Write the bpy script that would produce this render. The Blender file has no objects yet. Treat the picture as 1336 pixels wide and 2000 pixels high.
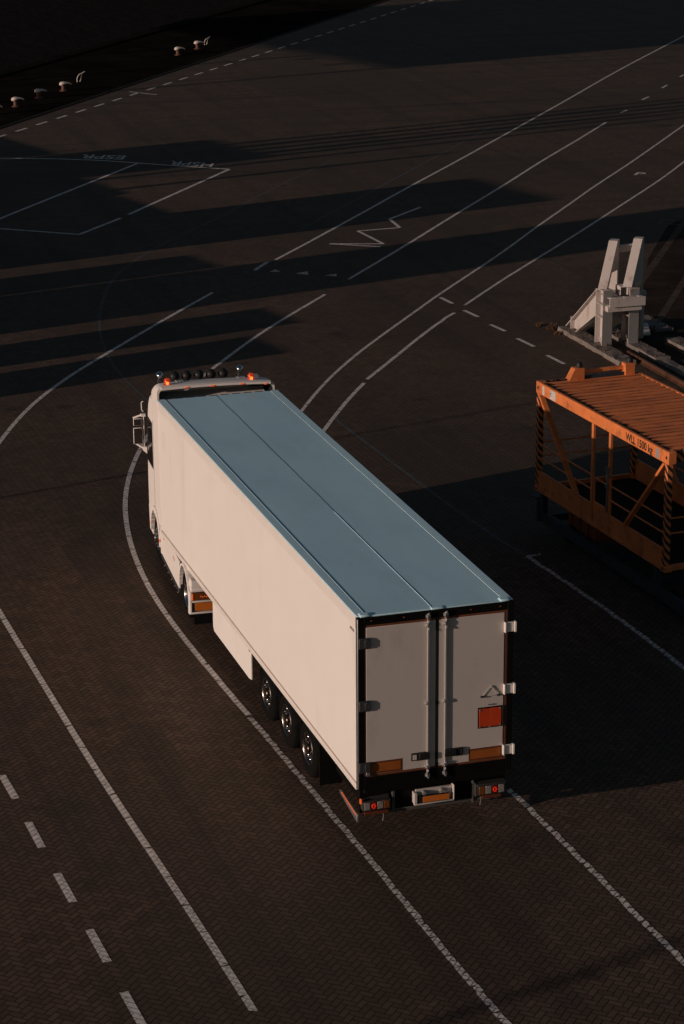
import bpy, bmesh, math, random
from mathutils import Matrix, Vector, Euler
random.seed(7)
S = bpy.context.scene
COL = S.collection
R = math.radians

# ------------------------------------------------------------------ camera
cd = bpy.data.cameras.new('camera')
cam = bpy.data.objects.new('camera', cd)
COL.objects.link(cam)
cam.location = (-10.2453, -32.4978, 16.5303)
cam.rotation_euler = (1.26256, 0.0062618, -0.301042)
cd.sensor_fit = 'VERTICAL'
cd.sensor_height = 36.0
cd.lens = 4616.21 / 2000 * 36.0
cd.clip_start = 0.5
cd.clip_end = 4000
S.camera = cam

# ------------------------------------------------------------------ light
SUN_EL, SUN_AZ = R(9.7), R(15.0)          # low evening sun from the left, slightly behind
sun_dir = Vector((math.cos(SUN_AZ) * math.cos(SUN_EL), math.sin(SUN_AZ) * math.cos(SUN_EL), -math.sin(SUN_EL)))
ld = bpy.data.lights.new('sun', 'SUN')
ld.energy = 4.5
ld.angle = R(0.5)
ld.color = (1.0, 0.76, 0.635)
sun = bpy.data.objects.new('sun', ld)
COL.objects.link(sun)
sun.rotation_euler = sun_dir.to_track_quat('-Z', 'Y').to_euler()
sun.location = (-60, -10, 40)
w = bpy.data.worlds.new('World')
S.world = w
w.use_nodes = True
nt = w.node_tree
nt.nodes.clear()
sky = nt.nodes.new('ShaderNodeTexSky')
sky.sky_type = 'NISHITA'
sky.sun_disc = False
sky.sun_elevation = SUN_EL
sky.sun_rotation = math.atan2(-sun_dir.x, -sun_dir.y)
sky.ozone_density = 1.2
sky.dust_density = 1.0
bg = nt.nodes.new('ShaderNodeBackground')
bg.inputs['Strength'].default_value = 0.05
wo = nt.nodes.new('ShaderNodeOutputWorld')
nt.links.new(sky.outputs[0], bg.inputs[0])
nt.links.new(bg.outputs[0], wo.inputs[0])
S.view_settings.view_transform = 'Standard'
S.view_settings.look = 'None'
S.view_settings.exposure = -0.72
S.view_settings.gamma = 1.0

# ------------------------------------------------------------------ materials
class NT:
    """small helper around a node tree"""
    def __init__(self, t): self.t = t
    def n(self, kind, **kw):
        nd = self.t.nodes.new(kind)
        for k, v in kw.items(): setattr(nd, k, v)
        return nd
    def link(self, a, b): self.t.links.new(a, b)
    def put(self, sock, v):
        if hasattr(v, 'is_output'): self.link(v, sock)
        else: sock.default_value = v
    def m(self, op, a, b=0.0, c=0.0):
        nd = self.n('ShaderNodeMath', operation=op)
        for s, v in zip(nd.inputs, (a, b, c)): self.put(s, v)
        return nd.outputs[0]
    def mix(self, f, a, b, blend='MIX'):
        nd = self.n('ShaderNodeMix', data_type='RGBA', blend_type=blend)
        self.put(nd.inputs[0], f)
        for s, v in ((nd.inputs[6], a), (nd.inputs[7], b)):
            if isinstance(v, tuple) and len(v) == 3: v = (*v, 1)
            self.put(s, v)
        return nd.outputs[2]
    def noise(self, vec, scale, detail=3.0, rough=0.5, scl=None):
        if scl is not None:
            mp = self.n('ShaderNodeMapping')
            self.link(vec, mp.inputs[0])
            mp.inputs['Scale'].default_value = scl
            vec = mp.outputs[0]
        nd = self.n('ShaderNodeTexNoise')
        self.link(vec, nd.inputs['Vector'])
        nd.inputs['Scale'].default_value = scale
        nd.inputs['Detail'].default_value = detail
        nd.inputs['Roughness'].default_value = rough
        return nd.outputs[0]
    def ramp(self, f, lo, hi, a=0.0, b=1.0):
        nd = self.n('ShaderNodeMapRange')
        self.put(nd.inputs[0], f)
        for i, v in zip((1, 2, 3, 4), (lo, hi, a, b)): nd.inputs[i].default_value = v
        return nd.outputs[0]

def new_mat(name):
    mt = bpy.data.materials.new(name)
    mt.use_nodes = True
    g = NT(mt.node_tree)
    p = mt.node_tree.nodes['Principled BSDF']
    return mt, g, p

def world_pos(g): return g.n('ShaderNodeNewGeometry').outputs['Position']
def obj_pos(g): return g.n('ShaderNodeTexCoord').outputs['Object']

def paint(name, col, rough=0.45, var=0.12, scale=2.5, metal=0.0, spec=0.5, dirt=None, dirt_amt=0.0, stretch=(1, 1, 1), bump=0.0, coat=0.0):
    """painted or bare surface: base colour with soft mottling, optional dirt colour in streaks"""
    mt, g, p = new_mat(name)
    v = obj_pos(g)
    n1 = g.noise(v, scale, 5, 0.6, stretch)
    c = g.mix(g.ramp(n1, 0.3, 0.7), tuple(x * (1 - var) for x in col), tuple(min(1, x * (1 + var)) for x in col))
    if dirt:
        n2 = g.noise(v, scale * 1.7, 8, 0.65, stretch)
        c = g.mix(g.ramp(n2, 0.62 - 0.3 * dirt_amt, 0.78, 0, 0.9), c, dirt)
    g.link(c, p.inputs['Base Color'])
    n3 = g.noise(v, scale * 3, 4, 0.6)
    g.link(g.ramp(n3, 0.2, 0.8, max(0.02, rough - 0.08), min(1, rough + 0.1)), p.inputs['Roughness'])
    p.inputs['Metallic'].default_value = metal
    p.inputs['Specular IOR Level'].default_value = spec
    p.inputs['Coat Weight'].default_value = coat
    if bump:
        b = g.n('ShaderNodeBump')
        b.inputs['Strength'].default_value = bump
        b.inputs['Distance'].default_value = 0.01
        g.link(g.noise(v, scale * 8, 5, 0.6), b.inputs['Height'])
        g.link(b.outputs[0], p.inputs['Normal'])
    return mt

def glow(name, col, strength, base=None):
    mt, g, p = new_mat(name)
    n = g.noise(obj_pos(g), 60, 2)
    c = g.mix(n, tuple(x * 0.6 for x in (base or col)), base or col)
    g.link(c, p.inputs['Base Color'])
    p.inputs['Emission Color'].default_value = (*col, 1)
    p.inputs['Emission Strength'].default_value = strength
    p.inputs['Roughness'].default_value = 0.2
    return mt

def herringbone(g, pos, unit, ang):
    """2:1 herringbone block paving from world position: returns (brick random value, distance to the joint)"""
    mp = g.n('ShaderNodeMapping')
    g.link(pos, mp.inputs[0])
    mp.inputs['Rotation'].default_value = (0, 0, -ang)
    mp.inputs['Scale'].default_value = (1 / unit, 1 / unit, 1)
    # gentle waviness of hand-laid rows
    wob = g.n('ShaderNodeTexNoise'); wob.inputs['Scale'].default_value = 0.35; wob.inputs['Detail'].default_value = 1
    g.link(mp.outputs[0], wob.inputs['Vector'])
    add = g.n('ShaderNodeVectorMath', operation='MULTIPLY_ADD')
    g.link(wob.outputs[1], add.inputs[0]); add.inputs[1].default_value = (0.35, 0.35, 0); g.link(mp.outputs[0], add.inputs[2])
    sp = g.n('ShaderNodeSeparateXYZ')
    g.link(add.outputs[0], sp.inputs[0])
    x, y = sp.outputs[0], sp.outputs[1]
    i, j = g.m('FLOOR', x), g.m('FLOOR', y)
    fx, fy = g.m('SUBTRACT', x, i), g.m('SUBTRACT', y, j)
    k = g.m('FLOORED_MODULO', g.m('SUBTRACT', i, j), 4.0)
    def eq(v): return g.m('COMPARE', k, v, 0.25)
    k0, k1, k2, k3 = eq(0.0), eq(1.0), eq(2.0), eq(3.0)
    l = g.m('MULTIPLY_ADD', k1, 9.0, fx)
    r = g.m('MULTIPLY_ADD', k0, 9.0, g.m('SUBTRACT', 1.0, fx))
    b = g.m('MULTIPLY_ADD', k2, 9.0, fy)
    t = g.m('MULTIPLY_ADD', k3, 9.0, g.m('SUBTRACT', 1.0, fy))
    d = g.m('MINIMUM', g.m('MINIMUM', l, r), g.m('MINIMUM', b, t))
    cb = g.n('ShaderNodeCombineXYZ')
    g.link(g.m('SUBTRACT', i, k1), cb.inputs[0])
    g.link(g.m('SUBTRACT', j, k2), cb.inputs[1])
    wn = g.n('ShaderNodeTexWhiteNoise', noise_dimensions='2D')
    g.link(cb.outputs[0], wn.inputs['Vector'])
    return wn.outputs[0], d

UNIT, ANG = 0.112, R(47)

def paving_colour(g, pos):
    rnd, d = herringbone(g, pos, UNIT, ANG)
    joint = g.ramp(d, 0.03, 0.13, 1, 0)
    big = g.noise(pos, 0.16, 4, 0.6)
    mid = g.noise(pos, 1.1, 5, 0.65)
    fine = g.noise(pos, 30, 4, 0.7)
    c = g.mix(rnd, (0.076, 0.046, 0.031), (0.148, 0.092, 0.063))
    c = g.mix(g.ramp(big, 0.35, 0.68, 0, 0.6), c, (0.072, 0.051, 0.038))
    c = g.mix(g.ramp(mid, 0.50, 0.75, 0, 0.55), c, (0.045, 0.034, 0.027))
    c = g.mix(g.ramp(fine, 0.35, 0.7, 0, 0.3), c, (0.14, 0.10, 0.075))
    # tyre marks: long dark streaks along the driving direction, only in the wide part of the yard
    sm = g.n('ShaderNodeMapping'); g.link(pos, sm.inputs[0])
    sm.inputs['Rotation'].default_value = (0, 0, R(-20)); sm.inputs['Scale'].default_value = (0.035, 1.3, 1)
    st = g.n('ShaderNodeTexNoise'); g.link(sm.outputs[0], st.inputs['Vector'])
    st.inputs['Scale'].default_value = 1.0; st.inputs['Detail'].default_value = 4
    sep = g.n('ShaderNodeSeparateXYZ'); g.link(pos, sep.inputs[0])
    far = g.ramp(sep.outputs[1], 40, 62)
    c = g.mix(g.m('MULTIPLY', g.ramp(st.outputs[0], 0.5, 0.68, 0, 0.6), far), c, (0.03, 0.026, 0.024))
    # oil and rubber stains
    oil = g.noise(pos, 0.55, 3, 0.5)
    c = g.mix(g.ramp(oil, 0.64, 0.74, 0, 0.6), c, (0.024, 0.020, 0.017))
    # relaid areas of slightly different blocks, with straight edges along the bond
    vm = g.n('ShaderNodeMapping'); g.link(pos, vm.inputs[0]); vm.inputs['Rotation'].default_value = (0, 0, -ANG)
    vv = g.n('ShaderNodeTexVoronoi', distance='CHEBYCHEV'); g.link(vm.outputs[0], vv.inputs['Vector']); vv.inputs['Scale'].default_value = 0.13
    sc = g.n('ShaderNodeSeparateXYZ'); g.link(vv.outputs['Color'], sc.inputs[0])
    c = g.mix(g.ramp(sc.outputs[0], 0.55, 0.75, 0, 0.4), c, (0.058, 0.042, 0.032))
    # wheel tracks polished darker along the lane beside the lorry
    wm = g.n('ShaderNodeMapping'); g.link(pos, wm.inputs[0]); wm.inputs['Rotation'].default_value = (0, 0, R(3)); wm.inputs['Scale'].default_value = (1.1, 0.05, 1)
    wt = g.n('ShaderNodeTexNoise'); g.link(wm.outputs[0], wt.inputs['Vector']); wt.inputs['Scale'].default_value = 1.0; wt.inputs['Detail'].default_value = 3
    c = g.mix(g.ramp(wt.outputs[0], 0.5, 0.66, 0, 0.4), c, (0.040, 0.030, 0.024))
    return c, joint, rnd, fine, d

def paving_mat():
    mt, g, p = new_mat('herringbone block paving')
    pos = world_pos(g)
    c, joint, rnd, fine, d = paving_colour(g, pos)
    c = g.mix(g.m('MULTIPLY', joint, 0.86), c, (0.008, 0.006, 0.005))
    # a few pale droppings and bits of litter trodden into the blocks
    vo = g.n('ShaderNodeTexVoronoi'); g.link(pos, vo.inputs['Vector']); vo.inputs['Scale'].default_value = 0.42
    c = g.mix(g.ramp(vo.outputs['Distance'], 0.008, 0.02, 0.6, 0), c, (0.45, 0.42, 0.38))
    g.link(c, p.inputs['Base Color'])
    p.inputs['Roughness'].default_value = 0.8
    p.inputs['Specular IOR Level'].default_value = 0.22
    h = g.m('ADD', g.m('MULTIPLY', g.ramp(d, 0.0, 0.16), 1.0), g.m('MULTIPLY', rnd, 0.35))
    h = g.m('ADD', h, g.m('MULTIPLY', fine, 0.35))
    b = g.n('ShaderNodeBump'); b.inputs['Strength'].default_value = 0.35; b.inputs['Distance'].default_value = 0.004
    g.link(h, b.inputs['Height']); g.link(b.outputs[0], p.inputs['Normal'])
    return mt

def marking_mat(name, col, wear, jw=0.75):
    mt, g, p = new_mat(name)
    pos = world_pos(g)
    c, joint, rnd, fine, d = paving_colour(g, pos)
    tint = g.mix(rnd, tuple(x * 0.82 for x in col), col)
    tint = g.mix(g.ramp(g.noise(pos, 2.2, 5, 0.6), 0.4, 0.75, 0, 0.35), tint, tuple(x * 0.6 for x in col))
    wn = g.noise(pos, 9, 6, 0.72)
    worn = g.ramp(wn, 0.62 - wear, 0.74 - wear, 0, 1)
    c2 = g.mix(worn, tint, c)
    c2 = g.mix(g.m('MULTIPLY', joint, jw), c2, (0.014, 0.012, 0.011))
    g.link(c2, p.inputs['Base Color'])
    p.inputs['Roughness'].default_value = 0.7
    p.inputs['Specular IOR Level'].default_value = 0.25
    return mt

def stripes_mat(name, a, b, period, dx, dy, dz):
    """slanting hazard stripes measured along the object's own axes"""
    mt, g, p = new_mat(name)
    v = obj_pos(g)
    sp = g.n('ShaderNodeSeparateXYZ'); g.link(v, sp.inputs[0])
    s = g.m('ADD', g.m('ADD', g.m('MULTIPLY', sp.outputs[0], dx), g.m('MULTIPLY', sp.outputs[1], dy)), g.m('MULTIPLY', sp.outputs[2], dz))
    f = g.m('FRACT', g.m('DIVIDE', s, period))
    m = g.ramp(f, 0.48, 0.52)
    n = g.noise(v, 9, 6, 0.7)
    c = g.mix(m, a, b)
    c = g.mix(g.ramp(n, 0.55, 0.75, 0, 0.7), c, (0.05, 0.025, 0.015))
    g.link(c, p.inputs['Base Color'])
    p.inputs['Roughness'].default_value = 0.6
    return mt

M = {}
M['paving'] = paving_mat()
M['line'] = marking_mat('white road paint', (0.86, 0.80, 0.755), 0.06, 0.6)
M['line_worn'] = marking_mat('worn white road paint', (0.80, 0.74, 0.69), 0.06, 0.85)
M['line_faint'] = marking_mat('almost erased road paint', (0.11, 0.125, 0.135), 0.14, 0.9)
M['apron'] = paint('dark asphalt quay apron', (0.012, 0.010, 0.009), 0.95, 0.5, 0.25, spec=0.0, dirt=(0.035, 0.022, 0.015), dirt_amt=0.2)
M['kerb'] = paint('dark kerb stone', (0.016, 0.014, 0.012), 0.9, 0.2, 1.5, spec=0.1)
M['edge_stone'] = paint('dark quay edge stone', (0.014, 0.013, 0.012), 0.95, 0.3, 1.0, spec=0.0)
M['quay_wall'] = paint('quay wall concrete', (0.12, 0.11, 0.1), 0.9, 0.3, 0.8, spec=0.2)
def water_mat():
    mt, g, p = new_mat('dark harbour water')
    pos = world_pos(g)
    n = g.noise(pos, 0.8, 5, 0.6)
    g.link(g.mix(n, (0.012, 0.012, 0.012), (0.022, 0.022, 0.022)), p.inputs['Base Color'])
    p.inputs['Roughness'].default_value = 0.6
    p.inputs['Specular IOR Level'].default_value = 0.0
    b = g.n('ShaderNodeBump'); b.inputs['Strength'].default_value = 0.6; b.inputs['Distance'].default_value = 0.15
    g.link(n, b.inputs['Height']); g.link(b.outputs[0], p.inputs['Normal'])
    return mt
M['water'] = water_mat()
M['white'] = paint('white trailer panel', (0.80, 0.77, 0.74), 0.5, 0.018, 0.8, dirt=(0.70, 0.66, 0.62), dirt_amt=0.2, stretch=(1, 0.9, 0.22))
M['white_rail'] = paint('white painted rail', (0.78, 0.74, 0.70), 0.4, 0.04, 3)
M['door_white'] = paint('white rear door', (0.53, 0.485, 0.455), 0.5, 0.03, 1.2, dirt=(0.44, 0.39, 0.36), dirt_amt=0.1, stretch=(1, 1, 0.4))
M['cab_white'] = paint('white cab paint', (0.76, 0.72, 0.69), 0.55, 0.02, 2, spec=0.3)
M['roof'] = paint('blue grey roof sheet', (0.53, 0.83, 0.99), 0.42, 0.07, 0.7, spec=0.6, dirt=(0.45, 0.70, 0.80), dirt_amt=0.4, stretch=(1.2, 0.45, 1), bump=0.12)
M['roof_rail'] = paint('blue grey roof rail', (0.56, 0.84, 0.95), 0.35, 0.04, 2, spec=0.6)
M['roof_seam'] = paint('dark roof seam', (0.12, 0.14, 0.16), 0.6, 0.2, 4)
M['alu'] = paint('brushed aluminium', (0.62, 0.62, 0.62), 0.38, 0.08, 6, metal=0.9)
M['chrome'] = paint('polished chrome', (0.62, 0.61, 0.60), 0.14, 0.03, 6, metal=1.0)
M['steel'] = paint('dull steel', (0.30, 0.29, 0.28), 0.45, 0.15, 5, metal=0.8)
M['black'] = paint('black painted frame', (0.004, 0.004, 0.004), 0.6, 0.3, 4, spec=0.12)
M['black_plastic'] = paint('black plastic', (0.014, 0.014, 0.015), 0.5, 0.2, 6, spec=0.3)
M['bumper_grey'] = paint('dark grey bumper bar', (0.07, 0.066, 0.062), 0.6, 0.25, 5)
M['lamp_case'] = paint('dark lamp casing', (0.035, 0.033, 0.032), 0.5, 0.25, 8)
M['hinge_dark'] = paint('dark grey hinge', (0.035, 0.038, 0.042), 0.5, 0.2, 8)
M['rubber'] = paint('tyre rubber', (0.006, 0.006, 0.006), 0.9, 0.3, 14, spec=0.08, bump=0.3)
M['bar'] = paint('bright zinc bar', (0.48, 0.455, 0.44), 0.35, 0.06, 6, metal=0.35)
M['rim_dark'] = paint('dark brown metal wheel face', (0.05, 0.038, 0.03), 0.3, 0.3, 20, metal=0.8)
M['rail_shade'] = paint('beige rail joint', (0.42, 0.33, 0.29), 0.6, 0.08, 3)
M['seal'] = paint('red brown door seal', (0.15, 0.045, 0.016), 0.6, 0.2, 4)
M['reflector'] = paint('orange brown reflector', (0.30, 0.085, 0.015), 0.4, 0.12, 5)
M['reflector_edge'] = paint('dark red reflector border', (0.12, 0.03, 0.012), 0.45, 0.12, 5)
M['plate'] = paint('orange plate', (0.55, 0.15, 0.02), 0.4, 0.06, 5)
M['red_plate'] = paint('red orange warning plate', (0.50, 0.052, 0.011), 0.4, 0.08, 5)
M['glass'] = paint('dark window glass', (0.008, 0.009, 0.010), 0.06, 0.1, 3, spec=0.6)
M['mirror'] = paint('mirror glass', (0.5, 0.5, 0.52), 0.03, 0.02, 3, metal=1.0)
M['lens_clear'] = paint('clear lamp lens', (0.22, 0.21, 0.20), 0.2, 0.25, 30)
M['lens_amber'] = paint('amber lamp lens', (0.16, 0.05, 0.012), 0.2, 0.25, 30)
M['lamp_red'] = glow('lit red tail lamp', (1.0, 0.03, 0.01), 0.9, (0.4, 0.02, 0.01))
M['lens_red'] = paint('unlit red lens', (0.07, 0.008, 0.005), 0.2, 0.25, 30)
M['lamp_beacon'] = glow('sunlit orange beacon', (1.0, 0.07, 0.005), 0.35, (0.6, 0.06, 0.01))  # slight emission stands in for sun on the beacon lens
M['lamp_beacon_core'] = glow('bright beacon core', (1.0, 0.25, 0.06), 2.2)  # bright spot of the sunlit beacon, put in as emission
M['lamp_marker'] = glow('small orange marker lamp', (1.0, 0.16, 0.03), 0.6, (0.7, 0.12, 0.03))
M['lamp_led'] = glow('white running light', (1.0, 0.8, 0.6), 0.08, (0.25, 0.22, 0.2))
M['orange'] = paint('weathered orange steel paint', (0.70, 0.205, 0.060), 0.55, 0.16, 2.2, dirt=(0.10, 0.035, 0.016), dirt_amt=0.3, bump=0.35)
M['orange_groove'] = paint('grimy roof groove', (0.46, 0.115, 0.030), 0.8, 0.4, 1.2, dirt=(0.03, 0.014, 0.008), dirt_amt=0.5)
M['orange_roof'] = paint('weathered orange roof sheet', (0.74, 0.235, 0.075), 0.6, 0.22, 1.6, dirt=(0.20, 0.06, 0.02), dirt_amt=0.25, stretch=(1.4, 0.6, 1), bump=0.35)
M['grime'] = paint('black grime and moss', (0.018, 0.014, 0.010), 0.95, 0.5, 12, spec=0.1, bump=0.8)
M['hazard'] = stripes_mat('orange and black hazard stripes', (0.68, 0.20, 0.06), (0.012, 0.011, 0.010), 0.17, 1.0, 1.0, 1.0)
M['blue'] = paint('blue trailer steel', (0.016, 0.032, 0.050), 0.7, 0.2, 2.5, dirt=(0.03, 0.02, 0.015), dirt_amt=0.3)
M['rust_box'] = paint('rusty orange crate steel', (0.20, 0.05, 0.015), 0.7, 0.25, 4, dirt=(0.04, 0.018, 0.01), dirt_amt=0.3)
M['label_white'] = paint('white sticker', (0.62, 0.58, 0.54), 0.5, 0.2, 40, dirt=(0.25, 0.2, 0.18), dirt_amt=0.4)
M['label_grey'] = paint('grey data plate', (0.30, 0.29, 0.28), 0.45, 0.2, 30)
M['ink'] = paint('black lettering', (0.010, 0.009, 0.009), 0.6, 0.2, 20)
M['buffer'] = paint('light grey buffer paint', (0.50, 0.455, 0.43), 0.5, 0.06, 1.6, dirt=(0.24, 0.17, 0.12), dirt_amt=0.3, stretch=(1, 1, 0.4))
M['concrete'] = paint('rough concrete plinth', (0.19, 0.165, 0.15), 0.9, 0.25, 3.0, spec=0.15, dirt=(0.07, 0.055, 0.045), dirt_amt=0.35, bump=0.9)
M['rail_steel'] = paint('rusty rail steel', (0.13, 0.06, 0.035), 0.5, 0.25, 4, metal=0.4)
M['ballast'] = paint('dark rail bed', (0.075, 0.055, 0.042), 0.95, 0.4, 2.5, spec=0.1, bump=0.8)
M['bollard_head'] = paint('pale bollard head paint', (0.62, 0.54, 0.49), 0.6, 0.12, 4)
M['yard_dark'] = paint('dark rough ground', (0.032, 0.023, 0.018), 0.95, 0.5, 0.8, spec=0.05, dirt=(0.07, 0.042, 0.028), dirt_amt=0.25, bump=0.6)
M['lip'] = paint('satin wheel lip', (0.30, 0.27, 0.25), 0.24, 0.1, 12, metal=1.0)
M['bollard_post'] = paint('red rust bollard post', (0.13, 0.05, 0.035), 0.7, 0.25, 6)
M['pole'] = paint('galvanised pole', (0.35, 0.35, 0.35), 0.5, 0.1, 4, metal=0.6)
M['ground_dark'] = paint('weed soil', (0.05, 0.03, 0.02), 0.9, 0.3, 9)

# ------------------------------------------------------------------ mesh builder
class MB:
    """collects boxes, beams, lathes and prisms (with an optional frame matrix) and links them as ONE mesh object"""
    def __init__(self, frame=None):
        self.v, self.f, self.mi, self.F, self.cur = [], [], [], frame or Matrix(), 0
    def mat(self, i): self.cur = i; return self
    def add(self, vs, fs):
        b = len(self.v)
        self.v += [self.F @ Vector(p) for p in vs]
        self.f += [tuple(b + i for i in q) for q in fs]
        self.mi += [self.cur] * len(fs)
        return self
    def box(self, x0, x1, y0, y1, z0, z1):
        p = [(x, y, z) for z in (z0, z1) for y in (y0, y1) for x in (x0, x1)]
        return self.add(p, [(0, 2, 3, 1), (4, 5, 7, 6), (0, 1, 5, 4), (2, 6, 7, 3), (0, 4, 6, 2), (1, 3, 7, 5)])
    def quadbox(self, base, top):
        """box from 4 base points and 4 top points"""
        return self.add(list(base) + list(top), [(3, 2, 1, 0), (4, 5, 6, 7), (0, 1, 5, 4), (1, 2, 6, 5), (2, 3, 7, 6), (3, 0, 4, 7)])
    def prism(self, poly, axis, a, b):
        """extrude a 2-D polygon along axis ('x': poly is (y,z); 'y': (x,z); 'z': (x,y)) from a to b"""
        def P(q, t):
            return {'x': (t, q[0], q[1]), 'y': (q[0], t, q[1]), 'z': (q[0], q[1], t)}[axis]
        n = len(poly)
        vs = [P(q, a) for q in poly] + [P(q, b) for q in poly]
        fs = [tuple(range(n))[::-1], tuple(range(n, 2 * n))] + [(i, (i + 1) % n, n + (i + 1) % n, n + i) for i in range(n)]
        return self.add(vs, fs)
    def beam(self, p, q, wx, wy, up=(0, 0, 1)):
        p, q = Vector(p), Vector(q)
        d = (q - p).normalized()
        s = d.cross(Vector(up))
        if s.length < 1e-4: s = d.cross(Vector((1, 0, 0)))
        s.normalize(); u = s.cross(d).normalized()
        def ring(c): return [c - s * wx / 2 - u * wy / 2, c + s * wx / 2 - u * wy / 2, c + s * wx / 2 + u * wy / 2, c - s * wx / 2 + u * wy / 2]
        return self.quadbox(ring(p), ring(q))
    def tube(self, pts, r, seg=10, r1=None):
        pts = [Vector(p) for p in pts]
        n = len(pts); vs = []
        prev = None
        for i, c in enumerate(pts):
            d = (pts[min(i + 1, n - 1)] - pts[max(i - 1, 0)]).normalized()
            if prev is None:
                a = d.cross(Vector((0, 0, 1)))
                if a.length < 1e-3: a = d.cross(Vector((1, 0, 0)))
            else:
                a = prev - d * prev.dot(d)
            a.normalize(); prev = a; b = d.cross(a)
            rr = r if r1 is None else r + (r1 - r) * i / (n - 1)
            vs += [c + (a * math.cos(2 * math.pi * k / seg) + b * math.sin(2 * math.pi * k / seg)) * rr for k in range(seg)]
        fs = [(i * seg + k, i * seg + (k + 1) % seg, (i + 1) * seg + (k + 1) % seg, (i + 1) * seg + k) for i in range(n - 1) for k in range(seg)]
        fs += [tuple(range(seg))[::-1], tuple((n - 1) * seg + k for k in range(seg))]
        return self.add(vs, fs)
    def lathe(self, prof, c, axis='x', seg=32, closed=False):
        """revolve (radius, offset) profile round axis through c"""
        c = Vector(c); vs = []
        for r, o in prof:
            for k in range(seg):
                t = 2 * math.pi * k / seg
                a, b = r * math.cos(t), r * math.sin(t)
                vs.append(c + Vector({'x': (o, a, b), 'y': (b, o, a), 'z': (a, b, o)}[axis]))
        n = len(prof)
        fs = [(i * seg + k, i * seg + (k + 1) % seg, (i + 1) * seg + (k + 1) % seg, (i + 1) * seg + k) for i in range(n - 1) for k in range(seg)]
        if closed: fs += [((n - 1) * seg + k, (n - 1) * seg + (k + 1) % seg, (k + 1) % seg, k) for k in range(seg)]
        return self.add(vs, fs)
    def build(self, name, mats, parent=None, bevel=0.0, smooth=False, seg=2, props=None):
        me = bpy.data.meshes.new(name)
        me.from_pydata([tuple(p) for p in self.v], [], self.f)
        bm = bmesh.new(); bm.from_mesh(me)
        bmesh.ops.recalc_face_normals(bm, faces=bm.faces)
        bm.to_mesh(me); bm.free()
        for m in (mats if isinstance(mats, (list, tuple)) else [mats]): me.materials.append(m)
        for p, i in zip(me.polygons, self.mi): p.material_index = i
        o = bpy.data.objects.new(name, me)
        COL.objects.link(o)
        if parent: o.parent = parent
        if bevel:
            md = o.modifiers.new('bevel', 'BEVEL'); md.width = bevel; md.segments = seg; md.limit_method = 'ANGLE'; md.angle_limit = R(35)
        if smooth or bevel:
            for p in me.polygons: p.use_smooth = True
            if hasattr(me, 'set_sharp_from_angle'): me.set_sharp_from_angle(angle=R(40))
        for k, v in (props or {}).items(): o[k] = v
        return o

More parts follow.
